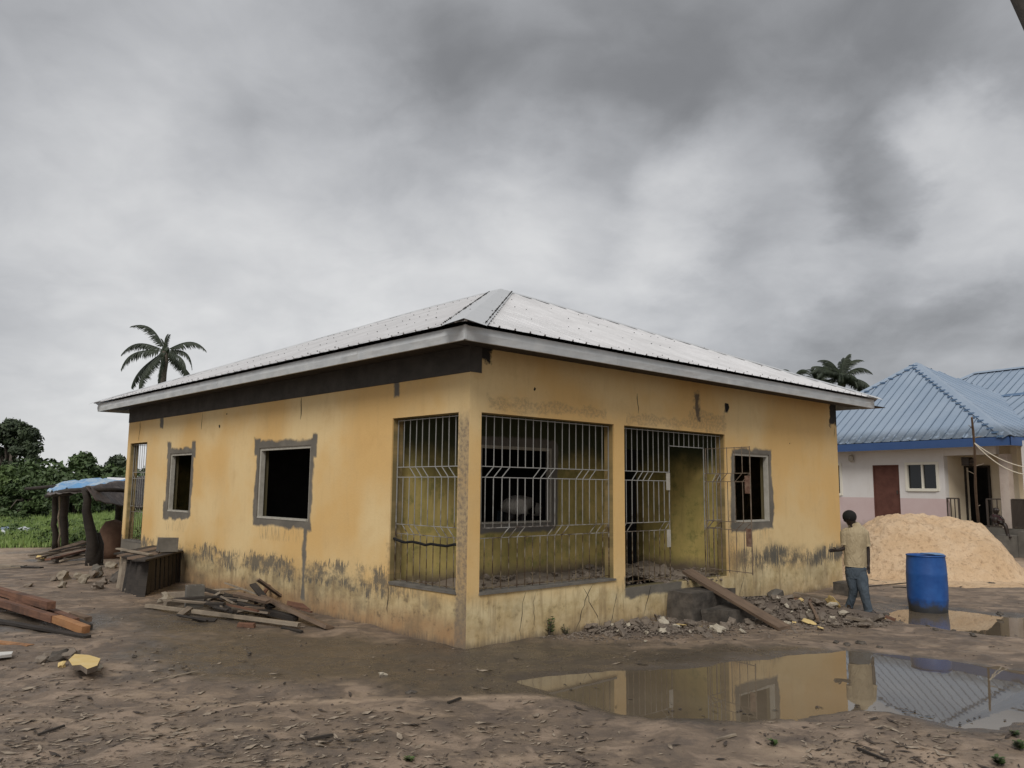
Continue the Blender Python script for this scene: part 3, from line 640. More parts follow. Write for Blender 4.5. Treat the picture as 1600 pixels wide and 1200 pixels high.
# open eaves: rafter tails, and battens under the sheets
if 0: pass
rm_ = MB(); rm_.box((-.03, 0, 0), (.03, OV+.25, .09)); rme = rm_.mesh('rafter', M['wood_dark'])
for i in range(17):                     # soffit boards on both visible sides, near-black to put in eave shade
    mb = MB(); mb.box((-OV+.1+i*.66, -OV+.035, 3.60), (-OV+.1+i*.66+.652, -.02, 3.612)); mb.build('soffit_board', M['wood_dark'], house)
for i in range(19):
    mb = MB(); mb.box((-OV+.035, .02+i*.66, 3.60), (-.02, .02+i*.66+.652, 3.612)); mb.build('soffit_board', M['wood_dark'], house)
for a, b in (((-OV+.03, -OV+.03, 3.55), (L2+OV-.03, -OV+.08, 3.66)), ((-OV+.03, -OV+.08, 3.55), (-OV+.08, L1+OV-.03, 3.66))):
    mb = MB(); mb.box(a, b); mb.build('batten', M['wood_dark'], house)
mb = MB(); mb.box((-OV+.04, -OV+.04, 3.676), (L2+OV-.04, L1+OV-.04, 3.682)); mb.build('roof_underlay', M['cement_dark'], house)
# ---------------------------------------------------------------- blue roofed house
BE = Vector((-.494, .869, 0)).normalized(); BN = Vector((.869, .494, 0)).normalized(); B0 = Vector((15.1, 24.0, 0))
blue = thing('blue_roofed_house', 'white and pink house with blue sheet roof and a railed porch', 'house', B0, math.atan2(-BE.y, -BE.x))
# local frame: x = -BE (toward the near corner), y = inward BN? keep right handed
BX = -BE; BY = Vector((-BX.y, BX.x, 0))
def bl(p): q = Vector((p[0], p[1], 0))-B0; return Vector((q.dot(BX), q.dot(BY), p[2] if len(p) > 2 else 0))
def onblue(px, py, d=.6):           # point on the facade (plane y = d)
    k = ray(px, py); s = (d+B0.dot(BY))/(k.x*BY.x+k.y*BY.y); q = bl((k.x*s, k.y*s, CAM_H+k.z*s)); return q.x, q.z
def bpaint(t):
    o = t.obj(); X, Y, Z = t.xyz(o); a = t.noise(o, 1.2, 5, .6); st = t.noise(t.scale(o, 5, 5, .8), 1, 5, .6)
    c = t.mix(t.step(a, .3, .7), (.66, .62, .58), (.72, .69, .66)); c = t.mix(t.step(Z, 1.665, 1.655), c, t.mix(t.step(a, .3, .7), (.58, .44, .42), (.62, .49, .47)))
    c = t.mix(t.m('MULTIPLY', t.step(t.m('ADD', Z, t.m('MULTIPLY', a, .8)), 1.35, .95), .7), c, (.26, .22, .18))
    c = t.mix(t.m('MULTIPLY', t.step(st, .55, .8), .2), c, (.4, .34, .27)); return {'Base Color': c, 'bump': (a, .2, .01)}
M['bpaint'] = mat('white_over_pink_paint', bpaint)
M['bcol'] = mat('stained_column', conc((.40, .32, .27), (.55, .47, .40), 2.5)); M['bcream'] = mat('cream_paint', conc((.72, .60, .42), (.80, .70, .54), 1.5, .01))
def broof(t):
    o = t.obj(); X, Y, Z = t.xyz(o); a = t.noise(o, .8, 5, .6); b = t.noise(t.scale(o, 6, 6, 6), 1, 5, .7); r = t.rnd()
    c = t.mix(t.step(a, .3, .7), (.27, .345, .44), (.33, .40, .49)); c = t.mix(t.m('MULTIPLY', r, .3), c, (.37, .45, .54))
    k = t.m('MULTIPLY', t.step(t.m('ADD', Z, t.m('MULTIPLY', b, .45)), 4.32, 3.92), t.step(b, .3, .52)); c = t.mix(t.m('MULTIPLY', k, .75), c, (.07, .085, .10))
    return {'Base Color': c, 'Roughness': .45, 'Metallic': .1}
M['broof'] = mat('blue_roof_sheet', broof)
M['bfascia'] = mat('deep_blue_fascia', lambda t: {'Base Color': t.mix(t.noise(t.obj(), 2, 4), (.03, .075, .20), (.045, .10, .25))}, rough=.5)
M['bcap'] = mat('dark_blue_roof_cap', color=(.10, .17, .28), rough=.5)
M['door_red'] = mat('red_brown_door', conc((.085, .030, .020), (.14, .055, .038), 3, .003), rough=.5)
M['glass'] = mat('dark_window_glass', color=(.012, .014, .016), rough=.06)
M['whiteframe'] = mat('cream_window_frame', color=(.75, .71, .60), rough=.6)
M['rail'] = mat('dark_iron_rail', color=(.06, .045, .035), rough=.6)
xL, _ = onblue(1215, 700); xD0, zD1 = onblue(1363, 727); xD1, _ = onblue(1404, 727); xW0, zW1 = onblue(1416, 725); xW1, zW0 = onblue(1466, 765)
xP0, zP1 = onblue(1474, 712); xP1, _ = onblue(1562, 712); xC, _ = onblue(1574, 712); xR0, _ = onblue(1596, 712)
xQ0, zQ1 = onblue(1507, 728, 1.75); xQ1, _ = onblue(1547, 728, 1.75)
xE0, zE1 = onblue(1300, 726); xE1, zE0 = onblue(1315, 772)
FZ = .80; EVZ = 3.45; D_ = .6
def wall_h(axis, c0, c1, s0, s1, z0, z1, ops, nm, m_, par): return wall_mesh(axis, c0, c1, s0, s1, z0, z1, ops).build(nm, m_, par)
wall_h('u', D_, D_+.2, xL-1, xP0, -.2, EVZ, [(xD0, xD1, FZ, zD1), (xW0, xW1, zW0, zW1), (xE0, xE1, zE0, zE1)], 'wall', M['bpaint'], blue)
wall_h('u', D_+.01, D_+.2, xP0, xC-.35, zP1, EVZ, [], 'wall', M['bpaint'], blue)          # beam over the porch
wall_h('u', D_+1.15, D_+1.35, xP0-.2, xR0+3, 0, EVZ, [(xQ0, xQ1, FZ, zQ1)], 'wall', M['bcream'], blue)
wall_h('v', xP0-.2, xP0, D_+.2, D_+1.15, 0, EVZ, [], 'wall', M['bcream'], blue)
wall_h('v', xC-.35, xC-.15, D_+.8, D_+1.15, FZ, EVZ, [], 'wall', M['bcream'], blue)
mb = MB(); mb.box((xP0, D_+.02, -.2), (xR0+2.5, D_+1.15, FZ)); mb.build('porch_floor', M['cement'], blue)
mb = MB(); mb.box((xP1-.05, D_+.0, FZ), (xP1+.22, D_+.27, zP1)); mb.build('column', M['bcol'], blue)
mb = MB(); mb.box((xR0, D_+.0, FZ), (xR0+.25, D_+.25, EVZ)); mb.build('column', M['bpaint'], blue)
mb = MB(); mb.box((xL-1, D_+.21, EVZ-.05), (xR0+3, D_+9, EVZ-.01)); mb.build('ceiling_panel', M['bpaint'], blue)
mb = MB(); mb.box((xD0+.03, D_+.05, FZ), (xD1-.03, D_+.10, zD1-.04)); dr = mb.build('door', M['door_red'], blue)
mb = MB(); mb.box((xD1-.14, D_+.02, FZ+1.0), (xD1-.10, D_+.05, FZ+1.12)); mb.build('handle', M['rail'], dr)
mb = MB(); [mb.box(a, b) for a, b in (((xD0, D_+.01, FZ), (xD0+.04, D_+.12, zD1)), ((xD1-.04, D_+.01, FZ), (xD1, D_+.12, zD1)), ((xD0+.04, D_+.01, zD1-.05), (xD1-.04, D_+.12, zD1)))]; mb.build('door_frame', M['door_red'], blue)
for a, b, c_, d in ((xW0, xW1, zW0, zW1), (xE0, xE1, zE0, zE1)):
    mb = MB(); f_ = .035
    mb.box((a-.05, D_-.03, c_-.05), (a+f_, D_+.12, d+.05)); mb.box((b-f_, D_-.03, c_-.05), (b+.05, D_+.12, d+.05)); mb.box((a+f_, D_-.03, d-f_), (b-f_, D_+.12, d+.05)); mb.box((a+f_, D_-.05, c_-.06), (b-f_, D_+.12, c_+f_)); m0 = (a+b)/2
    mb.box((m0-.025, D_+.0, c_+f_), (m0+.035, D_+.08, d-f_)); wf = mb.build('window', M['whiteframe'], blue)
    for p, q in ((a+f_, m0-.035), (m0+.035, b-f_)): mb = MB(); mb.box((p, D_+.06, c_+f_), (q, D_+.07, d-f_)); mb.build('pane', M['glass'], wf)
mb = MB(); mb.box((xQ0, D_+1.08, FZ), (xQ0+.06, D_+1.14, zQ1)); mb.box((xQ1-.06, D_+1.08, FZ), (xQ1, D_+1.14, zQ1)); mb.box((xQ0+.06, D_+1.08, zQ1-.06), (xQ1-.06, D_+1.14, zQ1)); mb.build('door_frame', M['wood_dark'], blue)
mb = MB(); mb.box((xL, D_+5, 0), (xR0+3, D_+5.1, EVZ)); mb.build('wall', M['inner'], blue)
mb = MB(); mb.tube([(xE1+.55, D_-.06, 2.95), (xE1+.55, D_-.10, 3.0), (xE1+.55, D_-.10, 3.12), (xE1+.55, D_-.06, 3.18)], [.05, .09, .09, .05], 8); mb.build('wall_lamp', M['frame'], blue)
mb = MB(); mb.box((xP0+.35, D_+.4, zP1-.32), (xP0+.6, D_+.6, zP1-.05)); mb.rock((xP0+.7, D_+.45, zP1-.2), .13, seed=3); mb.build('meter_box', M['rail'], blue)
# railings: posts, rails and bars
def railing(x0, x1, y, z0, z1, n_):
    mb = MB(); 
    for z_ in (z0+.05, z1): mb.bar((x0, y, z_), (x1, y, z_), .04, .04)
    for q in (x0, x1): mb.bar((q, y, z0-.05), (q, y, z1), .05, .05, up=(1, 0, 0))
    r_ = mb.build('railing', M['rail'], blue)
    for i in range(1, n_): link('bar', bar_mesh(z1-z0-.05, .025, 'rail'), r_, (x0+(x1-x0)*i/n_, y, z0+.05))
xr0, _ = onblue(1478, 790); xr1, _ = onblue(1497, 790); railing(xr0, xr1, D_+.05, FZ, FZ+.88, 3)
xr0, _ = onblue(1541, 790); railing(xr0, xP1-.05, D_+.05, FZ, FZ+.88, 3); railing(xP1+.25, xR0, D_+.05, FZ, FZ+.88, 11)
xs0, _ = onblue(1508, 840, -.3); xs1, _ = onblue(1577, 840, -.3)
mb = MB(); mb.box((xs0, -.35, -.2), (xs1, .58, .62), .01); mb.build('step', M['cement'], blue)
mb = MB(); mb.box((xs1+.02, .1, -.2), (xR0+2.5, D_+.0, FZ-.05), .01); mb.build('plinth', M['cement'], blue)
# roofs
def blp(px, py, Y): q = at(px, py, Y); v_ = bl(q); return v_
xe0 = onblue(1180, 700, 0)[0]; xe1 = onblue(1578, 690, 0)[0]
c0, c1 = Vector((xe0, 0, EVZ+.12)), Vector((xe1, 0, EVZ+.12)); ap = blp(1432, 568, 31.0)
c2, c3 = Vector((xe1, ap.y*2, EVZ+.12)), Vector((xe0, ap.y*2, EVZ+.12))
bprof = [(0, 0), (.02, 1), (.10, 1), (.12, 0), (.6, 0)]
for poly in ([c0, c1, ap], [c1, c2, ap], [c3, c0, ap], [c2, c3, ap]): roof_face(blue, poly, M['broof'], .36, 2, .032, False, prof=bprof, seam='seam_blue', sw=.013)
T2 = MB()
for p, q, a, b in ((c0, ap, pn(c3, c0, ap), pn(c0, c1, ap)), (c1, ap, pn(c0, c1, ap), pn(c1, c2, ap))): cap_strip(blue, p, q, a, b, .22, M['broof'], lift=.05)
for p in (c0, c1):
    d = (ap-p); nrm = pn(c0, c1, ap); side = d.normalized().cross(nrm)*( -1 if p is c0 else 1); k = .15
    if side.dot((c0+c1)/2-p) < 0: side = -side
    L_ = d.length
    while k < L_: c_ = p+d*(k/L_)+side*.2+nrm*.03; T2.box(c_-Vector((.10, .03, .03)), c_+Vector((.10, .03, .03))); k += .33
T2.build('roof_closure', M['bcap'], blue)['kind'] = 'stuff'
for a, b in ((c0, c1), (c1, c2)):
    nn = (b-a).normalized().cross(Vector((0, 0, 1))); mb = MB(); u0 = a-Vector((0, 0, .28)); u1 = b-Vector((0, 0, .28))
    mb.add([u0-nn*.03, u1-nn*.03, u1+Vector((0, 0, .26))-nn*.03, u0+Vector((0, 0, .26))-nn*.03, u0+nn*.03, u1+nn*.03, u1+Vector((0, 0, .26))+nn*.03, u0+Vector((0, 0, .26))+nn*.03],
           [(0, 1, 2, 3), (7, 6, 5, 4), (0, 4, 5, 1), (3, 2, 6, 7)]); mb.build('fascia_board', M['bfascia'], blue)
mb = MB(); mb.box((xe0, .04, EVZ-.14), (xe1-.03, D_, EVZ-.12)); mb.build('soffit', M['bpaint'], blue)
# rear wing of the roof, higher and further back
ap2 = blp(1523, 583, 37.0); h2 = EVZ+.3
d0_, d1_, d2_, d3_ = [Vector((ap2.x+a, ap2.y+b, h2)) for a, b in ((-5.5, -5.5), (9, -5.5), (9, 5.5), (-5.5, 5.5))]; ap2b = Vector((ap2.x+3.2, ap2.y, ap2.z))
for poly in ([d0_, d1_, ap2b, ap2], [d3_, d0_, ap2], [d1_, d2_, ap2b]): roof_face(blue, poly, M['broof'], .36, 3, .032, False, prof=bprof, seam='seam_blue', sw=.013)
cap_strip(blue, d0_, ap2, pn(d3_, d0_, ap2), pn(d0_, d1_, ap2), .22, M['broof'], lift=.05); cap_strip(blue, ap2, ap2b, Vector((0, -.4, .9)), Vector((0, .4, .9)), .22, M['broof'], lift=.05)
r0 = blp(1571, 618, 29.5); r1 = r0+Vector((7, 0, 0)); f0, f1_ = Vector((r0.x-2.6, r0.y-3.4, EVZ+.35)), Vector((r1.x, r0.y-3.4, EVZ+.35))
for poly in ([f0, f1_, r1, r0],): roof_face(blue, poly, M['broof'], .36, 3, .032, False, prof=bprof, seam='seam_blue', sw=.013)
cap_strip(blue, r0, r1, Vector((0, -.5, .85)), Vector((0, .5, .85)), .2, M['bcap'], lift=.05); cap_strip(blue, f0, r0, Vector((-.4, -.2, .85)), Vector((0, -.5, .85)), .15, M['bcap'], lift=.05)

# ---------------------------------------------------------------- heap of sand
def sandmat(t):
    o = t.obj(); a = t.noise(o, 1.4, 6, .62, .4); b = t.noise(o, 9, 6, .7); Z = t.xyz(o)[2]
    c = t.mix(t.step(a, .32, .66), (.74, .51, .30), (.82, .60, .385)); c = t.mix(t.m('MULTIPLY', t.step(b, .50, .68), .7), c, (.42, .26, .15))
    return {'Base Color': c, 'Roughness': .95, 'bump': (t.m('ADD', a, t.m('MULTIPLY', b, .6)), 1.0, .16)}
M['sand'] = mat('building_sand', sandmat)
SX, SY = 9.95, 19.6
def sand_h(x, y):
    dx = (x-SX); dy = (y-SY)
    q = np.clip(1-np.abs(dx+.6)/2.9, 0, 1)*np.clip(1.15-np.abs(dy)/2.2, 0, 1)
    top = 1.32*np.minimum(1, 1.9*(1-np.exp(-2.2*q))) * 1.0
    r = np.hypot(np.maximum(np.abs(dx)-.55, 0)/np.where(dx > 0, 1.3, 2.2), dy/2.15)
    top = 1.19*(1-(1-np.clip(1-r, 0, 1))**1.9)
    h2 = top+.10*vnoise(x, y, 1.1, 51)*(top > .01)+.24*vnoise(x, y, 1.9, 52)*np.clip(top*2, 0, 1)+.08*vnoise(x, y, 6.0, 53)*np.clip(top*3, 0, 1)+.06*vnoise(x, y, 13, 54)*np.clip(top*3, 0, 1)
    edge = np.hypot((dx+.3)/3.7, dy/2.9)
    return h2+.05*np.clip(1.05-edge, 0, 1)-.06*np.clip(edge-.98, 0, .5)*4+height(x, y)+.01
sme = mesh_grid('sand_heap', np.linspace(SX-4.8, SX+5.2, 240), np.linspace(SY-3.2, SY+3.2, 170), sand_h, M['sand'])
so = link('sand_heap', sme); tag(so, 'big heap of pale building sand behind the blue barrel', 'sand heap')

# ---------------------------------------------------------------- vegetation
def leafmat(name, c1, c2, c3):
    def f(t):
        o = t.new('ShaderNodeNewGeometry'); P_ = o.outputs['Position']; a = t.noise(P_, .9, 3); b = t.noise(P_, 7, 2)
        c = t.mix(t.step(a, .35, .65), c1, c2); c = t.mix(t.m('MULTIPLY', t.step(b, .5, .68), .7), c, c3)
        return {'Base Color': c, 'Roughness': .62}
    return mat(name, f)
M['leaf_dark'] = leafmat('dark_foliage', (.032, .048, .022), (.050, .072, .030), (.075, .098, .042))
M['leaf_mid'] = leafmat('mid_foliage', (.045, .078, .022), (.070, .112, .032), (.11, .15, .05))
M['leaf_light'] = leafmat('light_foliage', (.055, .095, .022), (.085, .13, .034), (.12, .17, .05))
M['grass'] = leafmat('grass_blades', (.12, .19, .04), (.18, .26, .06), (.28, .33, .12))
M['palm'] = leafmat('palm_leaflets', (.022, .032, .017), (.034, .046, .022), (.05, .058, .03))
M['bark'] = mat('bark', conc((.075, .06, .045), (.15, .125, .1), 6, .02))
def quads(name, C_, U, V_, m_, parent=None):
    n_ = len(C_); vs = np.stack([C_-U-V_*.2, C_-V_, C_+U*1.0, C_+V_], 1).reshape(-1, 3).astype('f')
    me = bpy.data.meshes.new(name); me.vertices.add(4*n_); me.vertices.foreach_set('co', vs.ravel()); me.loops.add(4*n_); me.loops.foreach_set('vertex_index', np.arange(4*n_, dtype='i'))
    me.polygons.add(n_); me.polygons.foreach_set('loop_start', (np.arange(n_)*4).astype('i')); me.polygons.foreach_set('loop_total', np.full(n_, 4, 'i'))
    me.materials.append(m_); me.update(calc_edges=True); return link(name, me, parent)
def rvec(n_): v = rng.normal(size=(n_, 3)); return v/np.linalg.norm(v, axis=1, keepdims=True)
def crown(clumps, per, size, m_, parent, name='crown', flat=.8):
    """clumps = (x, y, z, r) arrays: leaves scattered on the shell of each clump"""
    cl = np.array(clumps); n_ = len(cl)*per; c = np.repeat(cl[:, :3], per, 0); r = np.repeat(cl[:, 3], per)
    d = rvec(n_); rad = r*(.55+.5*rng.random(n_)); C_ = c+d*rad[:, None]*np.array([1, 1, flat])
    nrm = d*.7+rvec(n_)*.8; nrm[:, 2] += .3; nrm /= np.linalg.norm(nrm, axis=1, keepdims=True); a = np.cross(nrm, rvec(n_)); a /= np.linalg.norm(a, axis=1, keepdims=True)+1e-9; b = np.cross(nrm, a)
    s = size*(.6+.8*rng.random(n_))[:, None]; return quads(name, C_, a*s, b*s*.45, m_, parent)
def tree(name, label, cat, base, height_, cl, per, size, m_, trunk=.25, group=None):
    b = Vector(base); T = thing(name, label, cat, b, group=group); mb = MB(); top = Vector((cl[0][0]*.3, cl[0][1]*.3, height_*.75))
    mb.tube([(0, 0, -.3), (.1, 0, height_*.25), tuple(top*.6), tuple(top)], [trunk, trunk*.8, trunk*.55, trunk*.2], 8)
    for i, c in enumerate(cl):
        if i % 3 == 0:
            s0 = Vector((0, 0, height_*random.uniform(.25, .5))); e_ = Vector(c[:3]); mb.tube([s0, (s0+e_)/2+Vector((0, 0, .3)), e_], [trunk*.35, trunk*.2, trunk*.06], 5)
    mb.build('trunk', M['bark'], T, True); crown(cl, per, size, m_, T); return T
def blobcl(n_, rx, ry, z0, z1, r0, r1, top=1.0, seed=0):
    rr = random.Random(seed); out = []
    for i in range(n_):
        a, q = rr.uniform(0, 6.283), math.sqrt(rr.random()); t = rr.random(); k = math.sin(math.pi*min(1, .25+.75*t))**.6 if top else 1
        out.append((rx*q*math.cos(a)*k, ry*q*math.sin(a)*k, z0+(z1-z0)*t, rr.uniform(r0, r1)))
    return out
def P3(px, py, Y): return at(px, py, Y)
VEG = [ # name, label, px centre, top py, depth, half width px, clumps, leaf, material
 ('tall_tree', 'tall airy dark tree rising highest above the bushes', 22, 652, 52, 64, 60, .16, 'leaf_dark', 0),
 ('round_tree', 'dense round green tree behind the tarp shelter', 128, 709, 50, 44, 46, .15, 'leaf_mid', 1),
 ('dark_tree', 'dark tree partly hidden by the corner of the yellow house', 182, 709, 54, 34, 34, .16, 'leaf_dark', 2),
 ('bush', 'low dark bush between the tall tree and the round tree', 75, 733, 46, 34, 30, .13, 'leaf_mid', 3),
 ('bush', 'broad light green bush under the tall tree', 8, 728, 41, 34, 34, .13, 'leaf_light', 4),
 ('bush', 'leafy bush standing at the edge of the grass field by its tree line', 42, 748, 39, 34, 36, .12, 'leaf_mid', 5),
 ('bush', 'rounded bush seen just above the tarp shelter', 118, 742, 42, 36, 34, .12, 'leaf_mid', 6),
 ('bush', 'dark bush behind the open bars of the rear porch', 190, 745, 44, 32, 30, .13, 'leaf_dark', 7),
 ('bush', 'wide bush beyond the far window bars of the rear porch', 232, 740, 45, 30, 30, .13, 'leaf_mid', 8)]
for nm, lab, px, py, Y, hwp, nc, ls, mt, sd_ in VEG:
    top = P3(px, py, Y); hgt = top.z; rx = hwp*Y/FOC; b = Vector((top.x, Y, 0)); tall = nm == 'tall_tree'
    cl = blobcl(nc, rx*.95, rx*.8, hgt*(.42 if tall else .12), hgt*.93, rx*(.10 if tall else .20), rx*(.22 if tall else .38), seed=sd_)
    tree(nm, lab, 'tree' if 'tree' in nm else 'bush', b, hgt, cl, 170 if not tall else 110, ls, M[mt], .16 if not tall else .3, 'trees and bushes behind the grass field')
# treeline that reads as one mass, to both sides and far behind
cl = []
for i in range(170):
    X_ = -72+i*.42+random.uniform(-.3, .3); Y = 47+random.uniform(-1, 4); h = 2.3+1.0*noise.noise(Vector((X_*.3, 0, 0)))+random.uniform(-.4, .4)
    if X_ > 2: continue
    cl += [(X_, Y, h*.25, 1.0), (X_, Y+random.uniform(-.6, .6), h*.6, .9), (X_+.2, Y, h, .7)]
for i in range(90): X_ = 20+i*1.1; cl += [(X_, 62+random.uniform(-2, 2), random.uniform(.8, 2.4), 1.6)]
tag(crown(cl, 60, .2, M['leaf_mid'], None, 'treeline'), 'unbroken green thicket along the far side of the field', 'thicket', kind='stuff')

def frond_mesh(L_, curl, mname='palm', seed=0, droop=.5, n_=34, wid=.62, lw=.26):
    """leaf lying along +X and arching down; rachis plus hanging leaflets"""
    rr = random.Random(seed); mb = MB(); pts = []
    for i in range(13):
        t = i/12; a = curl*t*t; pts.append(Vector((L_*(t-.18*a*t), 0, L_*(.30*t-.62*a*t))))
    mb.tube(pts, [.055*(1-.85*i/12)+.008 for i in range(13)], 4)
    for i in range(n_*2):
        t = .12+.88*(i/(n_*2)); k = t*12; j = min(11, int(k)); p_ = pts[j].lerp(pts[j+1], k-j); d = (pts[j+1]-pts[j]).normalized()
        for sgn in (-1, 1):
            ln = L_*lw*(math.sin(math.pi*min(.98, t*.86+.1))**.6)*rr.uniform(.8, 1.15); q = Vector((0, sgn, 0))*wid*rr.uniform(.6, 1.1)+d*.55+Vector((0, 0, -droop*rr.uniform(.6, 1.5)))
            q.normalize(); mid = p_+q*ln*.55; tip = p_+q*ln*.9+Vector((0, 0, -ln*.35)); wv = d*.030*L_/3.5
            mb.add([p_-wv, p_+wv, mid+wv*1.2, tip, mid-wv*1.2], [(0, 1, 2, 4), (4, 2, 3)])
    return mb.mesh('frond', M[mname])
def palm(name, label, cpt, L_, dirs, trunk_r=.28, droop=.5, sd_=0, lw=.22, wid=.5):
    T = thing(name, label, 'palm tree', (cpt.x, cpt.y, 0), group='oil palms on the horizon'); mb = MB(); hgt = cpt.z
    pts = [(0.25*math.sin(i*.5)*.4, 0, hgt*i/14-.3*(i == 0)) for i in range(15)]; pts[-1] = (0, 0, hgt)
    mb.tube(pts, [trunk_r*1.5 if i == 0 else trunk_r*(1+.12*(i % 2)) for i in range(15)], 9); mb.build('trunk', M['bark'], T)
    mb = MB(); [mb.rock((random.uniform(-.22, .22), random.uniform(-.2, .2), hgt+random.uniform(-.9, .15)), .38, (1, 1, 1.4), seed=i+sd_) for i in range(9)]; mb.build('crown_heart', M['palm'], T)
    ms = [frond_mesh(L_, c, seed=i+sd_, droop=droop, lw=lw, wid=wid) for i, c in enumerate((.45, .8, 1.15, 1.5))]
    for az, el, ci, sc_ in dirs:
        o = link('frond', ms[ci], T, (0, 0, hgt), (0, 0, 0)); o.rotation_euler = (Matrix.Rotation(az, 4, 'Z') @ Matrix.Rotation(-el, 4, 'Y')).to_euler(); o.scale = (sc_,)*3
    return T
A_ = math.pi
palm('oil_palm', 'lone ragged oil palm with drooping fronds left of the yellow roof', P3(258, 549, 82), 5.2,
     [(A_, R_(48), 1, .98), (A_, R_(8), 1, .98), (A_+.2, R_(-14), 1, 1.0), (A_-.3, R_(-44), 0, 1.12), (A_+.8, R_(-62), 0, 1.0), (.5, R_(-52), 0, 1.0), (-.35, R_(-30), 1, .85), (0, R_(14), 1, .92), (.1, R_(-6), 2, .72), (-1.4, R_(-66), 0, .9), (.1, R_(84), 0, .38), (A_, R_(68), 0, .30), (1.4, R_(70), 0, .42), ], .33, .75, 0, .155, .42)
rp = [(i*2.4, R_(-38+108*((i*.618) % 1)), (0, 1, 0)[i % 3], random.uniform(.8, 1.05)) for i in range(30)]+[(A_, R_(22), 1, 1.1), (0, R_(22), 1, 1.1), (0, R_(-25), 0, 1), (A_, R_(-25), 0, 1), (A_, R_(50), 1, 1), (0, R_(52), 1, 1)]
palm('oil_palm', 'full bushy oil palm rising between the two roofs', P3(1315, 590, 88), 3.5, rp, .3, .5, 10)
palm('oil_palm', 'smaller oil palm just peeking over the silver roof edge', P3(1276, 597, 96), 2.6, [(random.uniform(0, 6.283), R_(random.uniform(-30, 75)), random.choice((0, 1, 2)), random.uniform(.8, 1.05)) for i in range(16)], .25, .5, 20)
palm('oil_palm', 'oil palm whose arching fronds barely clear the silver ridge', P3(1240, 590, 100), 2.6, [(random.uniform(0, 6.283), R_(random.uniform(0, 60)), 2, random.uniform(.8, 1.05)) for i in range(10)]+[(0, R_(30), 2, 1), (A_, R_(30), 2, 1)], .25, .5, 30)
palm('oil_palm', 'oil palm behind the rear wing of the blue roof', P3(1588, 612, 92), 2.7, [(random.uniform(0, 6.283), R_(random.uniform(-10, 70)), random.choice((1, 2)), random.uniform(.8, 1.05)) for i in range(14)], .25, .5, 40)

# grass field: tufts of blades, denser and taller weeds in places
n_ = 20000; gx = rng.uniform(-34, -1.0, n_*2); gy = 24.0+26*rng.random(n_*2)**1.6; keep = (green(gx, gy) > .45); gx, gy = gx[keep][:n_], gy[keep][:n_]
hb = .08+.20*np.clip(vnoise(gx, gy, .35, 61)+.5, 0, 1)*(.4+rng.random(len(gx))); hb += .012*(gy-24)
k = 9; X = np.repeat(gx, k)+rng.normal(0, .12, len(gx)*k); Y = np.repeat(gy, k)+rng.normal(0, .12, len(gx)*k); Hh = np.repeat(hb, k)*(.6+.7*rng.random(len(X)))
lean = rvec(len(X))*.35; lean[:, 2] = 1; C_ = np.stack([X, Y, Hh*.5-.02], -1); U = lean*Hh[:, None]*.5; V_ = np.stack([np.full(len(X), .016), np.zeros(len(X)), np.zeros(len(X))], -1)*(1+.8*rng.random(len(X)))[:, None]
tag(quads('grass', C_, U, V_, M['grass']), 'rank green grass filling the field beyond the yard', 'grass', kind='stuff')
cl = [(x_, y_, .12+.1*random.random(), random.uniform(.12, .3)) for x_, y_ in ((random.uniform(-28, -6), random.uniform(24.3, 30)) for _ in range(260))]+[(x_, y_, .15+.15*random.random(), random.uniform(.2, .4)) for x_, y_ in ((random.uniform(-34, -6), random.uniform(28, 42)) for _ in range(200))]
tag(crown(cl, 55, .06, M['leaf_light'], None, 'weeds'), 'low leafy weeds along the near edge of the grass field', 'weeds', kind='stuff')
# ---------------------------------------------------------------- blue barrel
def barrelmat(t):
    o = t.obj(); Z = t.xyz(o)[2]; a = t.noise(o, 5, 5, .65)
    c = t.mix(t.step(a, .35, .7), (.012, .07, .26), (.02, .10, .33)); c = t.mix(t.step(t.m('ADD', Z, t.m('MULTIPLY', t.m('SUBTRACT', a, .5), .35)), .26, .10), c, (.045, .047, .05))
    return {'Base Color': c, 'Roughness': t.m('ADD', .33, t.m('MULTIPLY', a, .25))}
M['barrel'] = mat('blue_plastic', barrelmat); M['lid'] = mat('pale_blue_lid', color=(.16, .30, .52), rough=.5)
bp = gz(1460, 962)+Vector((.05, .28, 0)); bp.z = gh(bp.x, bp.y)-.01
br = thing('plastic_barrel', 'blue plastic barrel standing open at the edge of a puddle', 'barrel', bp)
mb = MB(); mb.lathe([(0, .0), (.265, 0), (.285, .03), (.290, .12), (.30, .22), (.303, .24), (.301, .26), (.305, .45), (.303, .62), (.305, .64), (.301, .66), (.296, .80), (.285, .90), (.288, .915), (.286, .935), (.272, .935), (.268, .90), (.28, .7), (.28, .3), (0, .28)], 40); mb.build('body', M['barrel'], br, True)
mb = MB(); mb.lathe([(.283, .912), (.294, .915), (.294, .935), (.283, .938)], 40); mb.build('rim', M['barrel'], br, True)
mb = MB(); vs = [(.02+.25*math.cos(a), -.02+.25*math.sin(a), .947+.006*math.sin(3*a)) for a in [k*math.pi/10-1.6 for k in range(11)]]; mb.add(vs+[(q[0], q[1], q[2]+.008) for q in vs], [tuple(range(11))[::-1], tuple(range(11, 22))]+[(i, (i+1) % 11, 11+(i+1) % 11, 11+i) for i in range(11)]); mb.build('lid', M['lid'], br)

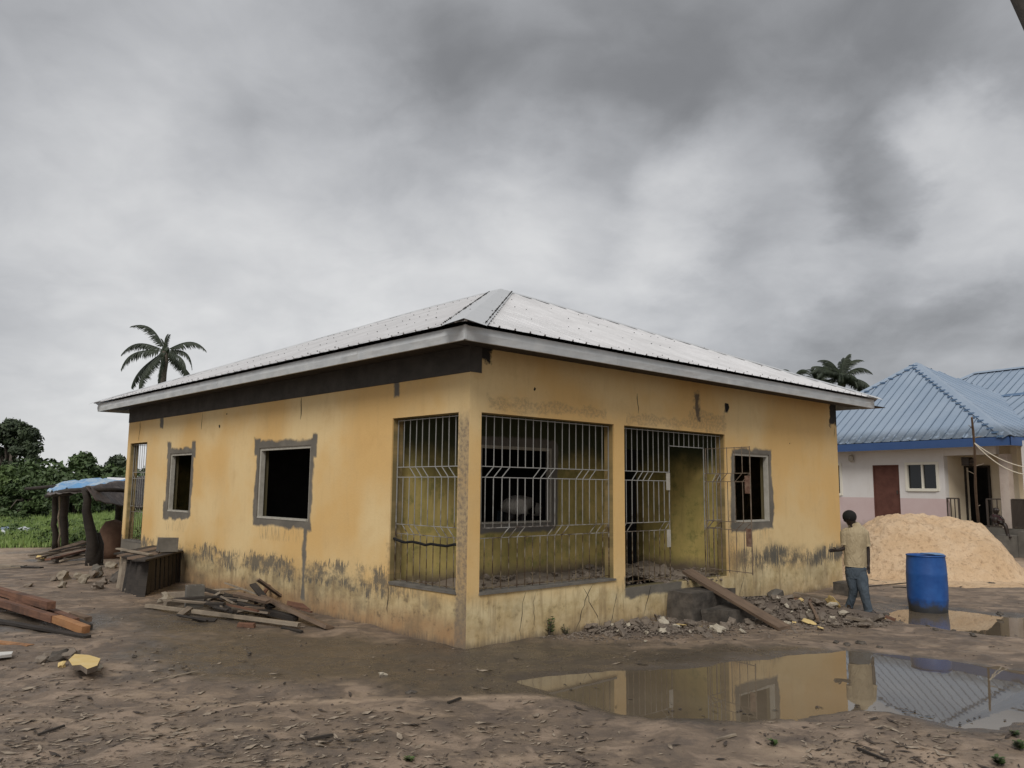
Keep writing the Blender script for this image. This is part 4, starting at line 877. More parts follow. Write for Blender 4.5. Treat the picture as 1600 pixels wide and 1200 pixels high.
# ---------------------------------------------------------------- people
M['skin'] = mat('dark_brown_skin', color=(.022, .013, .009), rough=.5)
M['hair'] = mat('short_black_hair', color=(.008, .007, .006), rough=.9)
def cloth(c1, c2, sc_=6):
    def f(t):
        o = t.obj(); a = t.noise(t.scale(o, 1, 1, .55), sc_, 5, .6, .6); return {'Base Color': t.mix(t.step(a, .3, .7), c1, c2), 'Roughness': .9, 'bump': (t.noise(t.scale(o, 1.6, 1.6, .8), 9, 3, .5, 1.2), .9, .03)}
    return f
M['shirt'] = mat('khaki_shirt', cloth((.46, .37, .23), (.36, .28, .165))); M['jeans'] = mat('blue_jeans', cloth((.045, .060, .075), (.08, .10, .12))); M['sandal'] = mat('dark_sandal', color=(.015, .012, .01), rough=.7)
M['white_cloth'] = mat('off_white_shirt', cloth((.72, .66, .58), (.6, .55, .48))); M['maroon'] = mat('maroon_cloth', cloth((.035, .012, .014), (.05, .018, .02)))
def skin(name, chains, mt, parent, sub=2):
    """chains share joints by name: list of [(joint, (x,y,z), r or (rx,ry)), ...]"""
    idx, vs, rs, es = {}, [], [], []
    for ch in chains:
        prev = None
        for j in ch:
            if j[0] not in idx: idx[j[0]] = len(vs); vs.append(j[1]); r = j[2]; r = (r, r) if not hasattr(r, '__len__') else r; q_ = 1.0 if max(r) < .024 else 1.26; rs.append((r[0]*q_, r[1]*q_))
            if prev is not None: es.append((prev, idx[j[0]]))
            prev = idx[j[0]]
    me = bpy.data.meshes.new(name); me.from_pydata(vs, es, []); me.materials.append(mt); o = link(name, me, parent)
    md = o.modifiers.new('skin', 'SKIN'); md.use_smooth_shade = True; md.branch_smoothing = .6
    for i, d in enumerate(me.skin_vertices[0].data): d.radius = rs[i]; d.use_root = (i == 0)
    sb = o.modifiers.new('sub', 'SUBSURF'); sb.levels = sub; sb.render_levels = sub; return o
def hand(pfx, wrist, d, side, up, ln=.16):
    """palm and five bent digits as chains rooted in the palm"""
    w_, d, side, up = Vector(wrist), Vector(d).normalized(), Vector(side).normalized(), Vector(up).normalized(); out = []
    palm_ = (pfx+'palm', tuple(w_+d*ln*.35), (.030, .016)); out.append([(pfx+'wrist', tuple(w_), .02), palm_])
    for i, (o_, l_) in enumerate(((-1.4, .42), (-.5, .52), (.45, .50), (1.3, .40))):
        b = w_+d*ln*.52+side*.017*o_; m_ = b+d*ln*l_*.5-up*.004; e_ = b+d*ln*l_*.92-up*.022
        out.append([palm_, (pfx+f'k{i}', tuple(b), .0095), (pfx+f'm{i}', tuple(m_), .0085), (pfx+f't{i}', tuple(e_), .007)])
    t0 = w_+d*ln*.22+side*.032; out.append([palm_, (pfx+'th0', tuple(t0), .011), (pfx+'th1', tuple(t0+d*.03+side*.014), .0095), (pfx+'th2', tuple(t0+d*.055+side*.012-up*.01), .008)])
    return out
def face(parent, c, fwd, r):
    """nose, eyes, mouth and ears as small shapes on the head"""
    c, f = Vector(c), Vector(fwd).normalized(); sd_ = f.cross(Vector((0, 0, 1))).normalized()
    mb = MB(); mb.rock(c+f*r*1.03+Vector((0, 0, -.012)), .018, (1, 1, 1.5)); mb.build('nose', M['skin'], parent, True)
    for s in (-1, 1):
        mb = MB(); mb.rock(c+f*r*.86+sd_*s*.035+Vector((0, 0, .012)), .013, (1, 1, .8), seed=2); mb.build('eye', M['white_cloth'], parent, True)
        mb = MB(); mb.rock(c+sd_*s*r*.98+Vector((0, 0, -.01)), .028, (.5, .8, 1.2), seed=5); mb.build('ear', M['skin'], parent, True)
    mb = MB(); mb.rock(c+f*r*.90+Vector((0, 0, -.055)), .024, (1, 1.3, .4), seed=8); mb.build('mouth', M['skin'], parent, True)
pf = gz(1340, 957); PM = thing('person', 'man in khaki shirt and blue jeans walking past the corner of the yellow house', 'man', pf)
s_ = 1/98.5
def L(px, py, y=0): return ((px-1340)*s_, y, (957-py)*s_)
hd = (L(1333.5, 822, .0))
body = [[('pelvis', L(1340, 890, 0), (.07, .05)), ('belly', L(1340, 868), (.08, .05)), ('chest', L(1341, 845), (.09, .055)), ('upper', L(1341, 831), (.085, .05)), ('neck', L(1337.5, 823.5), .050), ('jaw', L(1334.8, 817, -.0), (.064, .068)), ('skull', L(1334.3, 811.5, 0), (.084, .094)), ('crown', L(1334.5, 806.5), (.060, .068))],
  [('upper', 0, 0), ('shl', L(1327, 834, .02), .038), ('ell', L(1327.5, 859, .02), .034), ('Lwrist', L(1311, 863, -.05), .023)],
  [('upper', 0, 0), ('shr', L(1355.5, 834, 0), .038), ('elr', L(1360.5, 862, .02), .033), ('Rwrist', L(1359.5, 883, -.02), .023)],
  [('pelvis', 0, 0), ('hl', L(1334, 898, .05), .040), ('kl', L(1336, 922, .02), .035), ('al', L(1331, 947, .10), .030), ('tl', L(1326, 952, -.02), .024)],
  [('pelvis', 0, 0), ('hr', L(1346, 898, -.02), .040), ('kr', L(1346, 922, -.12), .035), ('ar', L(1353, 951, -.10), .030), ('tr', L(1361, 957, -.18), .024)]]
body = body+hand('L', L(1311, 863, -.05), (-1, -.3, .02), (0, -.3, .95), (0, -1, 0))+hand('R', L(1359.5, 883, -.02), (-.1, -.1, -1), (-.9, -.4, 0), (0, 1, 0))
bo = skin('body', body, M['skin'], PM)
def loft(rows, n_=20, wr=.006, seed=0, mb=None, capt=True):
    """cloth tube through elliptical rings ((x, y, z), rx, ry), with folds"""
    mb = mb or MB(); R2 = []; K = 4
    for i in range(len(rows)-1):
        for k in range(K):
            t = k/K; a_, b_ = rows[i], rows[i+1]; R2.append((Vector(a_[0]).lerp(Vector(b_[0]), t), a_[1]*(1-t)+b_[1]*t, a_[2]*(1-t)+b_[2]*t))
    R2.append((Vector(rows[-1][0]), rows[-1][1], rows[-1][2])); vs = []
    for j, (c_, rx, ry) in enumerate(R2):
        d_ = (R2[min(j+1, len(R2)-1)][0]-R2[max(j-1, 0)][0]).normalized(); ux = Vector((1, 0, 0)); ux = (ux-d_*ux.dot(d_)); ux = ux.normalized() if ux.length > .3 else Vector((0, 0, 1)); uy = d_.cross(ux)
        for k in range(n_):
            t = 2*math.pi*k/n_; q = ux*math.cos(t)*rx+uy*math.sin(t)*ry; f = 1+wr*8*noise.noise((c_+q)*9+Vector((seed, 0, 0)))+wr*9*noise.noise(Vector(((c_+q).x*24, (c_+q).y*24, (c_+q).z*11+seed)))
            vs.append(c_+q*f)
    m_ = len(R2); fs = [(j*n_+k, j*n_+(k+1) % n_, (j+1)*n_+(k+1) % n_, (j+1)*n_+k) for j in range(m_-1) for k in range(n_)]
    if capt: fs += [tuple(range(n_)), tuple((m_-1)*n_+k for k in range(n_))[::-1]]
    mb.add(vs, fs); return mb
mb = loft([(L(1339.5, 888), .170, .116), (L(1340, 880), .176, .122), (L(1340.5, 862), .172, .122), (L(1341, 846), .186, .125), (L(1341, 836), .196, .118), (L(1341, 829.5), .162, .092), (L(1340.5, 825.5), .105, .07), (L(1338.5, 822.5), .062, .058)], seed=1)
loft([(L(1331, 831, .02), .045, .06), (L(1326, 836, .02), .066, .074), (L(1325.5, 854.5, .02), .066, .070)], 14, seed=3, mb=mb); loft([(L(1352, 831, 0), .045, .06), (L(1356.5, 836, 0), .062, .07), (L(1359.3, 856, .01), .060, .066)], 14, seed=5, mb=mb)
mb.build('shirt', M['shirt'], PM, True)
mb = loft([(L(1338, 824), .068, .062), (L(1337, 820.5, -.005), .062, .058)], 16, wr=.002, capt=False); mb.build('collar', M['shirt'], PM, True)
mb = loft([(L(1339.5, 883), .150, .105), (L(1340, 890), .165, .114), (L(1340, 898), .162, .110), (L(1340, 905), .140, .09)], seed=7)
loft([(L(1334, 895, .02), .092, .094), (L(1334.5, 908, .03), .086, .09), (L(1336.5, 922, .02), .070, .078), (L(1334.5, 936, .06), .058, .066), (L(1331.5, 950, .11), .058, .066)], 16, wr=.009, seed=8, mb=mb)
loft([(L(1346.5, 895, -.01), .098, .095), (L(1346.5, 908, -.06), .092, .092), (L(1346, 922, -.11), .076, .082), (L(1349, 937, -.11), .064, .070), (L(1353, 953, -.10), .062, .068)], 16, wr=.009, seed=9, mb=mb)
mb.build('trousers', M['jeans'], PM, True)
for a, b in ((L(1333, 951.5, .09), L(1326, 953, -.06)), (L(1352, 955.5, -.07), L(1363, 958, -.20))):
    mb = MB(); mb.bar(Vector(a)-Vector((0, 0, .005)), b, .085, .035, jit=.004); mb.build('sandal', M['sandal'], PM)
mb = MB(); c_ = Vector(L(1334.5, 811, .018)); mb.add([c_+Vector((q.x*.106, q.y*.118, q.z*.105)) for q in ICO[2][0]], ICO[2][1]); mb.build('hair', M['hair'], PM, True)
face(PM, L(1333.8, 813, 0), (-.9, .45, 0), .082)

# child sitting on the porch step of the blue house
def kid():
    o = at(1557, 818, 24.6); T = thing('person', 'child in dark maroon clothes sitting on the porch step of the blue roofed house', 'child', o); k = 24.6/FOC
    Q = lambda px, py, y=0: ((px-1557)*k, y, (818-py)*k)
    skin('body', [[('p', Q(1556, 816), (.12, .10)), ('c', Q(1556, 808), (.12, .08)), ('n', Q(1557, 803.5), .045), ('h', Q(1557.5, 797), (.085, .095)), ('t', Q(1557.5, 793.5), .06)],
      [('p', 0, 0), ('ka', Q(1561, 818, -.30), .055), ('fa', Q(1563, 836, -.34), .04), ('ta', Q(1564, 838, -.46), .03)], [('p', 0, 0), ('kb', Q(1548, 808, -.26), .055), ('fb', Q(1549, 818.5, -.22), .04), ('tb', Q(1548, 819, -.32), .03)],
      [('c', 0, 0), ('sa', Q(1563, 806), .045), ('ea', Q(1565, 813, -.1), .036), ('wa', Q(1559, 815, -.28), .026), ('pa', Q(1556, 815, -.34), .022)], [('c', 0, 0), ('sb', Q(1550, 806), .045), ('eb', Q(1548, 811, -.15), .036), ('wb', Q(1552, 813, -.30), .026), ('pb', Q(1555, 814, -.34), .022)]]
      +[[('pa', 0, 0), ('f%d' % i, Q(1554.5-.3*i, 815+.6*i, -.40), .010)] for i in range(4)]+[[('pb', 0, 0), ('e%d' % i, Q(1557+.3*i, 813+.6*i, -.40), .010)] for i in range(4)], M['skin'], T, 1)
    skin('clothes', [[('p', Q(1556, 816), (.15, .13)), ('c', Q(1556, 808), (.15, .11)), ('u', Q(1556.5, 804.5), (.12, .08))], [('p', 0, 0), ('ka', Q(1560, 817, -.24), .08)], [('p', 0, 0), ('kb', Q(1549, 809.5, -.22), .08)]], M['maroon'], T, 1)
    face(T, Q(1557.5, 797.5), (-.3, -1, 0), .08)
kid()
# man bending inside the room, seen through the bars
def onv(px, py, v, z=None):
    k = ray(px, py); s = (v+HC.dot(HL))/(k.x*HL.x+k.y*HL.y); return Vector((k.x*s, k.y*s, CAM_H+k.z*s))
def bend():
    o = onv(792, 806, 2.45); o.z = .48; T = thing('person', 'man in pale shirt bending down inside the room behind the barred porch window', 'man', o)
    Q = lambda px, py, v=2.45: tuple(onv(px, py, v)-o)
    ft = [Vector(Q(790, 900, 2.5)), Vector(Q(800, 900, 2.8))]
    for f in ft: f.z = .04
    skin('body', [[('p', Q(793, 803), (.13, .12)), ('b', Q(800, 786), (.13, .12)), ('c', Q(817, 782), (.14, .12)), ('n', Q(829, 787), .055), ('h', Q(835, 797), (.085, .10)), ('t', Q(836, 803), .07)],
      [('p', 0, 0), ('k1', tuple(Vector(Q(788, 830, 2.45))), .075), ('a1', tuple(ft[0]), .04), ('t1', tuple(ft[0]+Vector((.12, -.12, 0))), .03)], [('p', 0, 0), ('k2', tuple(Vector(Q(800, 830, 2.75))), .075), ('a2', tuple(ft[1]), .04), ('t2', tuple(ft[1]+Vector((.12, -.12, 0))), .03)],
      [('c', 0, 0), ('s1', Q(818, 790, 2.3), .05), ('e1', Q(815, 815, 2.25), .042), ('w1', Q(822, 835, 2.25), .028)], [('c', 0, 0), ('s2', Q(822, 788, 2.65), .05), ('e2', Q(824, 815, 2.7), .042), ('w2', Q(828, 835, 2.6), .028)]]
      +hand('A', Q(822, 835, 2.25), (.2, 0, -1), (1, .4, 0), (.3, -1, 0))[1:]+hand('B', Q(828, 835, 2.6), (.2, 0, -1), (1, .4, 0), (.3, -1, 0))[1:], M['skin'], T)
    skin('shirt', [[('p', Q(791, 802), (.17, .16)), ('b', Q(798, 786), (.17, .15)), ('c', Q(816, 782), (.17, .15)), ('u', Q(827, 785), (.11, .10))], [('c', 0, 0), ('s1', Q(818, 791, 2.28), .075), ('e1', Q(816, 806, 2.26), .07)], [('c', 0, 0), ('s2', Q(822, 788, 2.65), .075), ('e2', Q(823, 804, 2.7), .07)]], M['white_cloth'], T)
    skin('trousers', [[('p', Q(791, 806), (.16, .15)), ('k1', Q(788, 830, 2.45), .095), ('a1', tuple(ft[0]+Vector((0, 0, .08))), .07)], [('p', 0, 0), ('k2', Q(800, 830, 2.75), .095), ('a2', tuple(ft[1]+Vector((0, 0, .08))), .07)]], M['jeans'], T)
    mb = MB(); c_ = Vector(Q(837, 796)); mb.add([c_+Vector((q.x*.12, q.y*.12, q.z*.12)) for q in ICO[2][0]], ICO[2][1]); mb.build('cap', M['white_cloth'], T, True); face(T, Q(835, 798), (-.5, -.3, -.6), .085)
bend()

# ---------------------------------------------------------------- rubble, steps and debris along the porch
M['chunk'] = mat('broken_concrete', lambda t: (lambda o, r: {'Base Color': t.mix(t.m('MULTIPLY', t.step(t.noise(o, 9, 4), .3, .7), .6), t.mix(r, (.13, .10, .078), (.235, .185, .14)), (.28, .235, .185)), 'Roughness': .92, 'bump': (t.noise(o, 22, 4, .7), .7, .02)})(t.obj(), t.rnd()))
M['chunk_p'] = mat('pale_broken_plaster', conc((.44, .38, .28), (.56, .50, .40), 8)); M['chunk_y'] = mat('yellow_faced_plaster', conc((.64, .45, .16), (.70, .54, .26), 6, .004))
def stair(label, a, b, jit=.02, nm='concrete_block', cat='concrete block', mt='cement_wet'):
    c = hw((a[0]+b[0])/2, (a[1]+b[1])/2, a[2]); T = thing(nm, label, cat, c, TH); dx, dy, dz = (b[0]-a[0])/2, (b[1]-a[1])/2, b[2]-a[2]; mb = MB(); n_ = 5
    import itertools
    vs, ix = [], {}
    for i, j, k in itertools.product(range(n_), repeat=3):
        if 0 < i < n_-1 and 0 < j < n_-1 and 0 < k < n_-1: continue
        p_ = Vector((-dx+2*dx*i/(n_-1), -dy+2*dy*j/(n_-1), dz*k/(n_-1))); e_ = sum(q in (0, n_-1) for q in (i, j, k))
        p_ += noise.noise_vector(p_*3+Vector((a[0]*9, 0, 0)))*jit*1.2; 
        if e_ >= 2: p_ *= 1-jit*.9*random.random()
        ix[i, j, k] = len(vs); vs.append(p_)
    fs = []
    for ax in range(3):
        for s in (0, n_-1):
            for i in range(n_-1):
                for j in range(n_-1):
                    q = []
                    for u, v in ((i, j), (i+1, j), (i+1, j+1), (i, j+1)): k = [u, v]; k.insert(ax, s); q.append(ix[tuple(k)])
                    fs.append(q if (s == 0) != (ax == 1) else q[::-1])
    mb.add(vs, [f[::-1] for f in fs]); mb.build('block', M[mt], T); return T
stair('large dark concrete step block against the broken porch edge', (3.82, -.50, -.03), (4.95, -.03, .40), .035)
stair('low dark concrete step in front of the larger step block', (4.02, -.98, -.03), (4.75, -.50, .19), .035)
stair('black wet concrete block lying by the feet of the walking man', (8.55, -.75, -.02), (9.05, -.30, .22), .03)
for i, (a, b) in enumerate((((9.75, .25, 0), (10.15, .75, .35)), ((9.78, .3, .35), (10.12, .7, .62)), ((9.74, .2, .62), (10.1, .7, .95)))):
    stair(('lowest', 'middle', 'topmost')[i]+' dark block of the stack behind the end of the yellow wall', a, b, .02, mt='cement_dark')['group'] = 'stacked blocks behind the wall end'
def place_rock(c, r, mt, label, nm='concrete_chunk', cat='rubble chunk', group='broken concrete chunks in the rubble heap', sq=(1, 1, .6), seed=0):
    mb = MB(); mb.rock((0, 0, 0), r, sq, seed, 1); o = mb.build(nm, M[mt], None, False, c, 0); tag(o, label, cat, group); return o
HP_ = [(g(q[0], q[1]), *q[2:]) for q in ((1120, 958, .7, .35, .05), (1200, 958, 1.0, .5, .15), (1270, 960, .8, .4, .12), (1300, 975, .3, .2, .02), (985, 985, .9, .35, .04), (1150, 930, .5, .4, .12))]
def heapz(x, y):        # height of the rubble heap above the ground
    k = 0
    for p_, a, b, h in HP_: k = max(k, 1.45*h*math.exp(-((x-p_.x)/a)**2-((y-p_.y)/b)**2))
    return k
zone = [(915, 985, 75, 12, .6), (985, 982, 80, 16, 1.0), (1060, 982, 70, 16, 1.0), (1130, 975, 70, 16, 1.0), (1190, 960, 60, 24, 1.7), (1250, 960, 60, 22, 1.8), (1295, 970, 45, 12, 1.3), (1355, 973, 30, 6, .5)]
heap = MB()
for i in range(-16, 17):
    pass
hx = np.linspace(0.4, 6.0, 90); hy = np.linspace(9.9, 14.2, 70)
def heap_h(X, Y): return height(X, Y)-.02+np.vectorize(heapz)(X, Y)*1.0+.012*vnoise(X, Y, 9, 71)
hm = mesh_grid('rubble_bed', hx, hy, heap_h, mat('rubble_earth', conc((.10, .078, .06), (.17, .13, .10), 7)))
tag(link('rubble_bed', hm), 'low mound of earth and crushed plaster under the rubble', 'rubble', kind='stuff')
def onheap(px, py):
    p_ = gz(px, py); z_ = gh(p_.x, p_.y)+heapz(p_.x, p_.y); 
    for _ in range(2): p_ = g(px, py, z_); z_ = gh(p_.x, p_.y)+heapz(p_.x, p_.y)
    return Vector((p_.x, p_.y, z_))
rr = random.Random(5); shapes = {}
for k, mt in (('grey', 'chunk'), ('pale', 'chunk_p'), ('yellow', 'chunk_y')):
    shapes[k] = []
    for i in range(8):
        mb = MB(); mb.rock((0, 0, 0), 1, (1, rr.uniform(.5, .9), rr.uniform(.3, .6) if k != 'yellow' else .16), 100+i, 1 if i % 2 else 0); shapes[k].append(mb.mesh('chunk', M[mt]))
cnt = 0
place_rock(onheap(1216, 944)+Vector((0, 0, .12)), .21, 'cement', 'rounded grey concrete lump at the foot of the front wall', 'stone', 'stone', None, (1.1, .9, .8), 74)
while cnt < 290:
    zx, zy, sx, sy, wgt = rr.choice(zone)
    if rr.random() > wgt/1.8: continue
    px, py = rr.gauss(zx, sx*.55), rr.gauss(zy, sy*.5)
    p_ = onheap(px, py); u, v = wh(p_)
    if v > -.06 or (3.75 < u < 5.0 and v > -1.0) : continue
    if 1315 < px < 1372 and py < 969: continue
    big = rr.random(); r = .028+.11*big**2.2; kd = 'yellow' if rr.random() < .07 else ('pale' if rr.random() < .12 else 'grey')
    o = link('concrete_chunk', rr.choice(shapes[kd]), None, p_+Vector((0, 0, r*.25)), (rr.uniform(-.5, .5), rr.uniform(-.5, .5), rr.uniform(0, 6.28))); o.scale = (r, r, r)
    zn = 'before the broken yellow wall below the porch' if px < 1050 else 'around the concrete steps' if px < 1140 else 'beside the leaning board' if px < 1225 else 'in the middle of the heap below the window' if px < 1290 else 'near the feet of the walking man'
    sz = 'large' if r > .07 else 'fist sized' if r > .04 else 'small'; lb_ = sz+' '+{'grey': 'grey concrete chunk', 'pale': 'pale plaster piece', 'yellow': 'yellow painted plaster piece'}[kd]+' '+zn
    tag(o, lb_, 'rubble chunk', lb_.replace('chunk', 'chunks').replace('piece', 'pieces')); cnt += 1
small = MB()
for i in range(3600):
    zx, zy, sx, sy, wgt = rr.choice(zone); px, py = rr.gauss(zx, sx*.7), rr.gauss(zy, sy*.62)
    p_ = onheap(px, py); u, v = wh(p_)
    if v > -.03 or (1318 < px < 1366 and py < 964): continue
    small.rock(p_+Vector((0, 0, .004)), rr.uniform(.008, .034), (1, rr.uniform(.5, 1), .5), i, 0)
tag(small.build('rubble', M['chunk']), 'small broken bits of concrete and plaster strewn below the porch', 'rubble', kind='stuff')
for i, (px, py, r, kd) in enumerate(((1252, 957, .13, 'yellow'), (1302, 962, .15, 'yellow'), (1282, 985, .10, 'yellow'), (1318, 966, .11, 'pale'), (1372, 972, .15, 'grey'), (1350, 980, .11, 'grey'), (1210, 958, .10, 'grey'), (1305, 980, .10, 'grey'), (1296, 953, .10, 'yellow'), (1228, 978, .10, 'pale'))):
    p_ = onheap(px, py); q = ('flat yellow slab fragment nearest the lump by the wall', 'yellow plaster flake tilted upright in the rubble', 'yellow triangular piece at the front edge of the rubble', 'pale flat plaster piece beside the upright yellow flake',
       'rough brown lump nearest the barrel', 'flat brown slab fragment before the walking man', 'grey chunk in the centre of the heap', 'thin broken brick shard at the front of the heap', 'small yellow fragment near the upright yellow flake', 'pale broken shard by the lower end of the leaning plank')[i]
    o = link('concrete_chunk', shapes[kd][i % 8], None, p_+Vector((0, 0, r*.35)), (.5 if i == 1 else .15, .9 if i == 1 else -.1, i*1.3)); o.scale = (r, r, r); tag(o, q, 'rubble chunk')
# porch floor rubble
pr = MB()
for i in range(1500):
    u, v = rr.uniform(.22, 5.5), rr.uniform(.2, 1.72); z_ = .48+.16*max(0, noise.noise(Vector((u*1.3, v*1.3, 3)))+.35)
    pr.rock(hw(u, v, z_), rr.choice((.015, .02, .03, .05)), (1, rr.uniform(.5, 1), .6), i, 0)
for i in range(160): u, v = rr.uniform(3.9, 5.4), rr.uniform(-.05, .5); pr.rock(hw(u, v, .46+.05*rr.random()), rr.uniform(.02, .06), (1, .7, .6), i+50, 0)
tag(pr.build('rubble', M['chunk']), 'broken plaster rubble covering the porch floor', 'rubble', kind='stuff')
pb = mesh_grid('porch_debris', np.linspace(.2, 5.55, 80), np.linspace(.2, 1.74, 26), lambda X, Y: .485+.15*np.clip(vnoise(X, Y, 1.4, 81)+.45, 0, 1)+.03*vnoise(X, Y, 7, 82), M['chunk'])
o = link('porch_debris', pb, None, HC, TH); tag(o, 'heaped earth and debris on the porch floor behind the bars', 'debris', kind='stuff')
for i in range(34):
    u, v, r = rr.uniform(.4, 5.3), rr.uniform(.35, 1.6), rr.uniform(.05, .10)
    o = link('concrete_chunk', rr.choice(shapes['grey']), None, hw(u, v, .62), (rr.uniform(-.6, .6), rr.uniform(-.6, .6), rr.uniform(0, 6))); o.scale = (r,)*3; lb_ = ('bigger' if r > .075 else 'smaller')+' concrete chunk on the porch floor '+('near the corner pillar' if u < 1.5 else 'under the inner window' if u < 3 else 'by the gate opening'); tag(o, lb_, 'rubble chunk', lb_.replace('chunk', 'chunks'))
# ---------------------------------------------------------------- timber
def plank(label, p0, p1, w_, h_, mt, nm='plank', cat='plank', group=None, up=(0, 0, 1), jit=.004, roll=0):
    p0, p1 = Vector(p0), Vector(p1); c = (p0+p1)/2; d = (p1-p0); mb = MB(); L_ = d.length; k = 5
    for i in range(k):           # slight bow and uneven edge
        pass
    vs = []; bow = random.uniform(-.012, .012)*L_
    for i in range(k+1):
        t = i/k; x_ = -L_/2+L_*t; b_ = bow*4*t*(1-t)
        for a, b in ((-1, -1), (1, -1), (1, 1), (-1, 1)): vs.append((x_+random.uniform(-jit, jit)*(2 if i in (0, k) else 0), a*w_/2+b_+random.uniform(-jit, jit)*.5, b*h_/2+random.uniform(-jit, jit)*.5))
    fs = [(i*4+a, i*4+(a+1) % 4, (i+1)*4+(a+1) % 4, (i+1)*4+a) for i in range(k) for a in range(4)]+[(3, 2, 1, 0), (k*4, k*4+1, k*4+2, k*4+3)]
    mb.add(vs, fs); o = mb.build(nm, M[mt]); z_ = d.normalized(); upv = Vector(up); yv = upv.cross(z_).normalized(); zv = z_.cross(yv)
    m_ = Matrix((z_, yv, zv)).transposed() @ Matrix.Rotation(roll, 3, 'X'); o.matrix_world = Matrix.Translation(c) @ m_.to_4x4(); tag(o, label, cat, group); return o
EXTRA = []
def GP(px, py, dz=0): p_ = g(px, py, dz); return Vector((p_.x, p_.y, gh(p_.x, p_.y)*.5+dz))
GW = 'timber heap beside the side wall'
SP = Vector((math.cos(-.75), math.sin(-.75), 0))
for i in range(26):
    px, py = random.gauss(385, 42), random.gauss(945, 11); q = GP(px, py, .05+.16*random.random()*(py < 955)); az = random.gauss(-.65, .55); ln = random.uniform(.12, .45)
    dv = Vector((math.cos(az), math.sin(az), random.uniform(-.12, .2)))*ln
    if wh(q-dv)[0] > -.05 or wh(q+dv)[0] > -.05: continue
    mt_ = random.choice(('wood_dark', 'wood_dark', 'wood_brown', 'wood_grey', 'wood_red')); wd_ = 'near the leaning board' if px > 400 else 'in the middle of the heap' if px > 350 else 'near the hollow block'
    plank_q = (q-dv, q+dv, random.uniform(.03, .07), .025, mt_, wd_)
    EXTRA.append(plank_q)
for lab, a, b, w_, h_, mt, za, zb in (
 ('long pale timber lying lowest along the front of the centre timber heap', (229, 947), (468, 977), .07, .05, 'wood_pale', .05, .06),
 ('thick brown board reaching nearest the wall corner from the heap', (413, 934), (515, 983), .13, .05, 'wood_brown', .24, .04),
 ('short upper board continuing behind the thick brown one', (368, 929), (420, 940), .09, .04, 'wood_brown', .22, .26),
 ('red painted board lying flat against the foot of the side wall', (455, 945), (533, 960), .16, .07, 'wood_red', .06, .06),
 ('broken board leaning up on the wall above the timber heap', (403, 908), (441, 936), .10, .03, 'wood_brown', .42, .12),
 ('dark red stick crossing behind the leaning board', (430, 905), (400, 944), .05, .03, 'wood_red', .35, .12),
 ('thin pale lath at the top of the timber heap', (352, 911), (402, 931), .04, .02, 'wood_pale', .26, .18),
 ('dark old board at the back of the heap', (309, 918), (368, 935), .09, .04, 'wood_dark', .14, .12),
 ('black wet beam under the thick brown board', (372, 945), (462, 968), .10, .07, 'wood_dark', .12, .06),
 ('short dark beam behind the pale timber', (324, 941), (368, 957), .09, .06, 'wood_dark', .10, .05),
 ('grey board across the middle of the heap', (318, 931), (392, 940), .11, .03, 'wood_grey', .12, .18),
 ('short pale offcut standing across the heap', (322, 941), (347, 927), .08, .04, 'wood_pale', .06, .22),
 ('stub of wood laid over the pale timber', (281, 962), (297, 950), .09, .04, 'wood_grey', .03, .10),
 ('flat black strip of bark in front of the pale timber', (302, 969), (337, 970), .10, .02, 'wood_dark', .02, .02),
 ('dark stick near the front end of the pale timber', (440, 982), (472, 988), .04, .03, 'wood_dark', .02, .02),
 ('brown offcut with orange end in front of the heap', (372, 976), (398, 977), .06, .05, 'wood_red', .03, .03),
 ('weathered log behind the hollow block', (262, 930), (296, 929), .10, .10, 'wood_grey', .09, .12),
 ('second weathered log under the hollow block', (258, 943), (300, 938), .08, .07, 'wood_grey', .05, .05),
 ('grey lath poking out left of the timber heap end', (345, 948), (420, 958), .05, .03, 'wood_grey', .14, .12),
 ('broken dark board piled on the wet beam', (395, 915), (425, 950), .10, .03, 'wood_dark', .30, .14),
 ('slim grey lath along the back of the timber heap', (300, 924), (380, 921), .04, .03, 'wood_pale', .10, .16)):
    plank(lab, GP(*a, za), GP(*b, zb), w_, h_, mt, group=GW, roll=random.uniform(-.3, .3))
for p_, q_, w__, h__, mt_, wd_ in EXTRA:
    lb_ = {'wood_dark': 'black wet', 'wood_brown': 'brown', 'wood_grey': 'grey', 'wood_red': 'reddish'}[mt_]+' broken batten '+wd_+' of the timber heap'.replace(' of the timber heap', '' if 'heap' in wd_ else ' of the timber heap')
    plank(lb_, p_, q_, w__, h__, mt_, 'batten', 'batten', lb_.replace('batten', 'battens'), roll=random.uniform(-.5, .5))
LEFT = 'red timber beams stacked in the yard'
def GL(px, py, z_): p_ = g(px, py, z_); return p_
